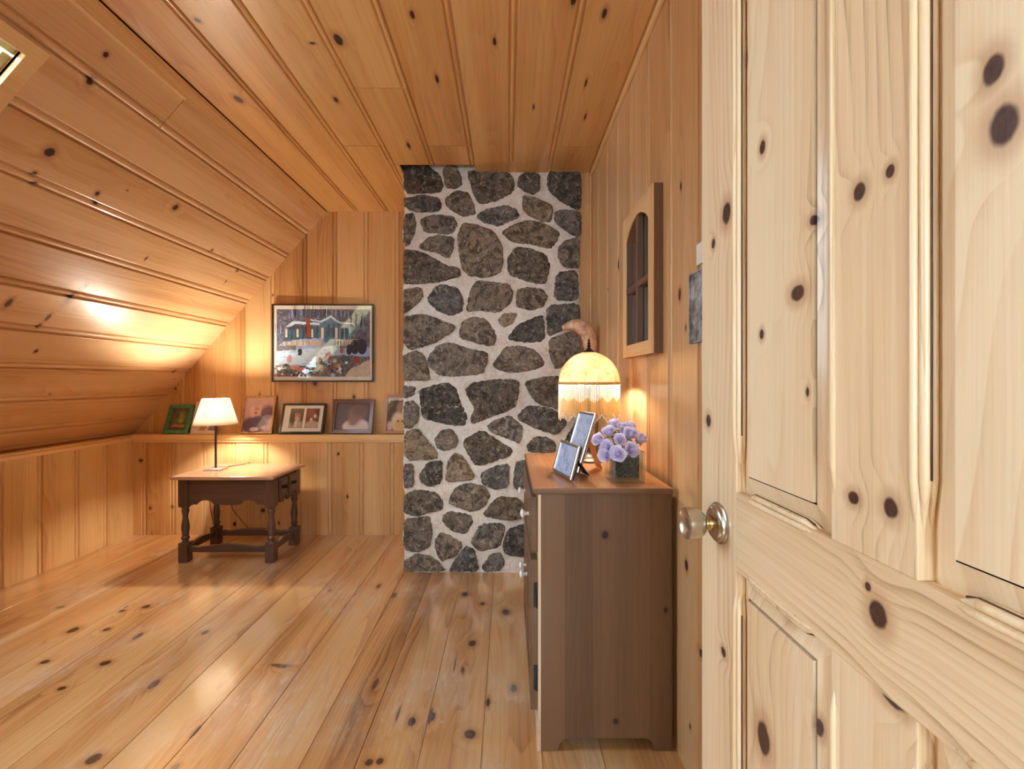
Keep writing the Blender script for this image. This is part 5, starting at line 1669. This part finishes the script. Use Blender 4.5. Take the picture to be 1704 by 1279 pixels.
def rose_bloom(rad, seed):
    rr = random.Random(seed)
    mb = MB()
    NP = 20
    for k in range(NP):
        t = k / (NP - 1)
        ang = k * R(137.5) + rr.uniform(-0.2, 0.2)
        base_r = rad * (0.08 + 0.50 * t)
        hgt = rad * (1.55 - 0.25 * t) * rr.uniform(0.92, 1.05)
        flare = rad * (0.02 + 0.42 * t ** 1.6) * rr.uniform(0.8, 1.2)
        wid = R(70 + 35 * (1 - t)) * rr.uniform(0.9, 1.1)
        nu, nv = 7, 6
        vs = []
        for j in range(nv + 1):
            b = j / nv
            w = wid * (0.45 + 0.85 * math.sin(math.pi * min(1, b * 0.62 + 0.12)))
            if b > 0.85: w *= 0.86
            for i in range(nu + 1):
                a = -1 + 2 * i / nu
                r_ = base_r * (0.35 + 0.95 * math.sin(b * math.pi * 0.55)) + flare * max(0, b - 0.55) ** 1.3 * 2.0
                zz = hgt * b - rad * 0.16 * a * a * b - (rad * 0.28 * t) * max(0, b - 0.8) * 5 * (0.6 + 0.4 * math.cos(a * 3 + k))
                r_ += rad * 0.05 * math.sin(a * 5 + k) * b
                an = ang + a * w * 0.62
                vs.append(Vector((r_ * math.cos(an), r_ * math.sin(an), zz)))
        fs = [(j * (nu + 1) + i, j * (nu + 1) + i + 1, (j + 1) * (nu + 1) + i + 1, (j + 1) * (nu + 1) + i) for j in range(nv) for i in range(nu)]
        mb.shared(vs, fs, 'z')
    # closed core
    mb.lathe([(0.0, 0.0), (rad * 0.35, rad * 0.2), (rad * 0.30, rad * 0.9), (rad * 0.12, rad * 1.35), (0, rad * 1.4)], (0, 0, 0), 12, caps=False)
    return mb


ROSES = [  # photo px of bloom centre, depth, where it is
    (996, 732, 1.455, 'lavender rose at the far left of the bouquet, beside the tall silver frame'),
    (1013, 718, 1.470, 'lavender rose at the upper left of the bouquet, topmost on that side'),
    (1035, 711, 1.505, 'lavender rose at the very top of the bouquet, left of the topmost right one'),
    (1049, 722, 1.455, 'lavender rose at the upper right of the bouquet, above the big open one'),
    (1031, 731, 1.430, 'lavender rose bud in the middle of the bouquet, ringed by other roses'),
    (1068, 730, 1.490, 'lavender rose with brownish sepals at the far right of the bouquet'),
    (1010, 743, 1.430, 'lavender rose left of centre in the bouquet, above the lowest left rose'),
    (1028, 755, 1.412, 'open lavender rose hanging lowest over the front rim of the glass vase'),
    (1051, 748, 1.412, 'large lavender rose leaning over the right front rim of the glass vase'),
    (1007, 758, 1.425, 'lavender rose at the lowest left of the bouquet, drooping past the vase rim'),
    (1048, 708, 1.520, 'lavender rose at the top right back of the bouquet'),
    (1022, 703, 1.540, 'lavender rose bud at the back of the bouquet, behind the upper left rose'),
]
cen = Vector((VX, VY + 0.02, GZ + VH - 0.02))
for i, (px, py, D, lab) in enumerate(ROSES):
    c = PX(px, py, D)
    rad = 0.0265 if i in (8, 7, 3) else 0.0235
    if i in (4, 11): rad = 0.021
    d = (c - cen).normalized()
    if d.z < 0.05: d.z = 0.05
    d = (d + Vector((0, -0.25, 0.1))).normalized()
    e = empty('rose', c - d * rad * 0.8)
    tag(e, lab, 'rose', 'lavender roses in the glass vase')
    q = Vector((0, 0, 1)).rotation_difference(d).to_matrix().to_4x4()
    rose_bloom(rad, 100 + i).build('bloom', [M_petal], e, xf=q)
    mb = MB()
    for k in range(5):
        a = k * 2 * math.pi / 5
        p0 = Vector((0.003 * math.cos(a), 0.003 * math.sin(a), -0.001))
        p1 = Vector((rad * 0.62 * math.cos(a), rad * 0.62 * math.sin(a), rad * 0.25))
        p2 = Vector((rad * 0.95 * math.cos(a), rad * 0.95 * math.sin(a), rad * 0.10))
        sd = Vector((-math.sin(a), math.cos(a), 0)) * rad * 0.22
        mb.shared([p0 - sd * 0.4, p0 + sd * 0.4, p1 + sd, p1 - sd, p2, p0 + Vector((0, 0, -0.002))], [(0, 1, 2, 3), (3, 2, 4)], 'z')
    mb.build('sepals', [M_leafd if i == 5 else M_leaf], e, xf=q)
    base = c - d * rad * 0.8
    tgt = Vector((VX + (c.x - VX) * 0.35, VY + (c.y - VY) * 0.35, GZ + 0.088))
    mid = (base + tgt) / 2 + Vector((0, 0, 0.004)) - d * 0.004
    mb = MB()
    mb.tube(spline([Vector((0, 0, 0)), mid - base, tgt - base], 5), 0.0018, 7)
    mb.build('stem', [M_leaf], e)

# ------------------------------------------------------------------ arched mirror with wooden grille on the right wall
mir = empty('wall_mirror', (XR, 1.716, 1.53))
tag(mir, 'arched four-pane mirror in a thick brown wood frame hanging on the right wall', 'mirror')
MI = Matrix.Translation(-Vector(mir.location))
def mchild(mb, name, mats, bevel=0.0):
    o = mb.build(name, mats, mir, bevel); o.matrix_parent_inverse = MI
    return o
Y0, Y1, ZB_, ZT_ = 1.522, 1.912, CAM_Z + 0.092, CAM_Z + 0.667
oy0, oy1, oz0, osp, opk = 1.568, 1.868, CAM_Z + 0.14, CAM_Z + 0.565, CAM_Z + 0.627
XF = 0.488
mb = MB()
C_ = (1, 0, 0)
def mp(poly, dep0=XF, dep1=XR - 0.001, g='z'):
    mb.prism(poly, (dep0, 0, 0), (0, 1, 0), (0, 0, 1), C_, dep1 - dep0, g)
arc = [(oy0 + (oy1 - oy0) * i / 16, osp + (opk - osp) * math.sin(math.pi * i / 16) ** 0.8) for i in range(17)]
def ring_frame(d0, d1):
    mp([(Y0, ZB_), (oy0, ZB_), (oy0, ZT_), (Y0, ZT_)], d0, d1)
    mp([(oy1, ZB_), (Y1, ZB_), (Y1, ZT_), (oy1, ZT_)], d0, d1)
    mp([(oy0, ZB_), (oy1, ZB_), (oy1, oz0), (oy0, oz0)], d0, d1, 'y')
    mp(arc + [(oy1, ZT_), (oy0, ZT_)], d0, d1, 'y')
ring_frame(XF + 0.006, XR - 0.001)
mchild(mb, 'frame', [M_mirror_frame], 0.0008)
mb = MB()
ring_frame(XF, XF + 0.006)  # lighter front plate paints in lamp light falling on the frame
mchild(mb, 'lit_frame_face', [M_trim], 0.001)['label'] = 'front face coloured lighter for lamp light'
ymid = (oy0 + oy1) / 2
mb = MB(); mp([(ymid - 0.012, oz0), (ymid + 0.012, oz0), (ymid + 0.012, opk), (ymid - 0.012, opk)], XF + 0.003, XR - 0.012); mchild(mb, 'muntin', [M_mirror_frame], 0.001)
for (a, b) in ((oy0, ymid - 0.012), (ymid + 0.012, oy1)):
    mb = MB(); mp([(a, CAM_Z + 0.352), (b, CAM_Z + 0.352), (b, CAM_Z + 0.376), (a, CAM_Z + 0.376)], XF + 0.004, XR - 0.012, 'y'); mchild(mb, 'muntin', [M_mirror_frame], 0.001)
N = NT('mirror_silver')
M_mirror = N.done(N.principled((0.86, 0.88, 0.88, 1), 0.03, 1.0))
mb = MB(); mb.box((XR - 0.011, Y0 + 0.02, ZB_ + 0.02), (XR - 0.003, Y1 - 0.02, ZT_ - 0.02), 'z')
mchild(mb, 'mirror_pane', [M_mirror])

# ------------------------------------------------------------------ tin plate and switch by the door
N = NT('mottled_tin')
tc = N.n('ShaderNodeTexCoord').outputs['Object']
nz = N.noise(tc, 28.0, 5.0, 0.7)
col = N.ramp(nz, [(0.32, rgb(86, 84, 82)), (0.5, rgb(150, 154, 160)), (0.66, rgb(196, 202, 210))])
col = N.mix(N.smooth(N.noise(tc, 9.0, 3.0, 0.6), 0.55, 0.75, 0, 0.6), col, rgb(104, 82, 62))
M_tin = N.done(N.principled(col, 0.5, 0.3, N.bump(nz, 0.2, 0.002)))
mb = MB()
zc0, zc1 = CAM_Z + 0.103, CAM_Z + 0.301
mb.box((XR - 0.004, 1.11, zc0), (XR - 0.0005, 1.291, zc1), 'z')
mb.box((XR - 0.007, 1.284, zc0), (XR - 0.004, 1.291, zc1), 'z')
mb.box((XR - 0.007, 1.11, zc0), (XR - 0.004, 1.284, zc0 + 0.006), 'y')
mb.box((XR - 0.007, 1.11, zc1 - 0.006), (XR - 0.004, 1.284, zc1), 'y')
o = mb.build('tin_plaque', [M_tin], None, 0.0008)
tag(o, 'mottled grey tin plaque on the right wall, half hidden by the open door edge', 'plaque')
M_white = plain('white_plastic', (236, 234, 228), 0.35, var=0.02)
sw = empty('switch_plate', (XR, 1.19, CAM_Z + 0.342))
mb = MB(); mb.box((-0.006, -0.052, -0.028), (-0.0005, 0.052, 0.030), 'z'); mb.build('plate', [M_white], sw, 0.002)
mb = MB(); mb.box((-0.012, -0.006, -0.01), (-0.006, 0.006, 0.012), 'z'); mb.build('toggle', [M_white], sw, 0.001)
tag(sw, 'white switch plate on the right wall just above the tin plaque', 'light switch')

# ------------------------------------------------------------------ driftwood stick in the corner by the chimney
M_drift = plain('driftwood', (206, 168, 136), 0.65, var=0.16, scale=26.0, bump=0.6, bscale=40.0)
pts = [PX(936, 546, 2.56), PX(945, 543, 2.56), PX(956, 541, 2.56), PX(967, 544, 2.56), PX(976, 552, 2.57), PX(981, 566, 2.58), PX(983, 590, 2.60), PX(983, 640, 2.61), PX(982, 720, 2.62), PX(980, 820, 2.63), Vector((0.488, 2.64, 0.30)), Vector((0.478, 2.66, 0.012))]
rad = [0.012, 0.024, 0.034, 0.040, 0.042, 0.041, 0.036, 0.032, 0.030, 0.028, 0.026, 0.026]
sp = spline(pts, 5)
rds = []
for i in range(len(sp)):
    t = i / 5; a = int(min(t, len(rad) - 2)); f = t - a
    rds.append((rad[a] * (1 - f) + rad[min(a + 1, len(rad) - 1)] * f) * (1 + 0.05 * math.sin(i * 1.7)))
mb = MB(); mb.tube(sp, rds, 14)
o = mb.build('driftwood_stick', [M_drift])
tag(o, 'pale crook-topped driftwood stick standing in the corner beside the stone chimney', 'driftwood')

# smooth shading clean-up
for o in COL.objects:
    if o.type == 'MESH' and o.name.split('.')[0] in ('leg', 'knob_rose', 'knob_grip', 'finial', 'base', 'stem', 'knob'):
        try:
            o.data.set_sharp_from_angle(angle=R(40))
        except Exception:
            pass
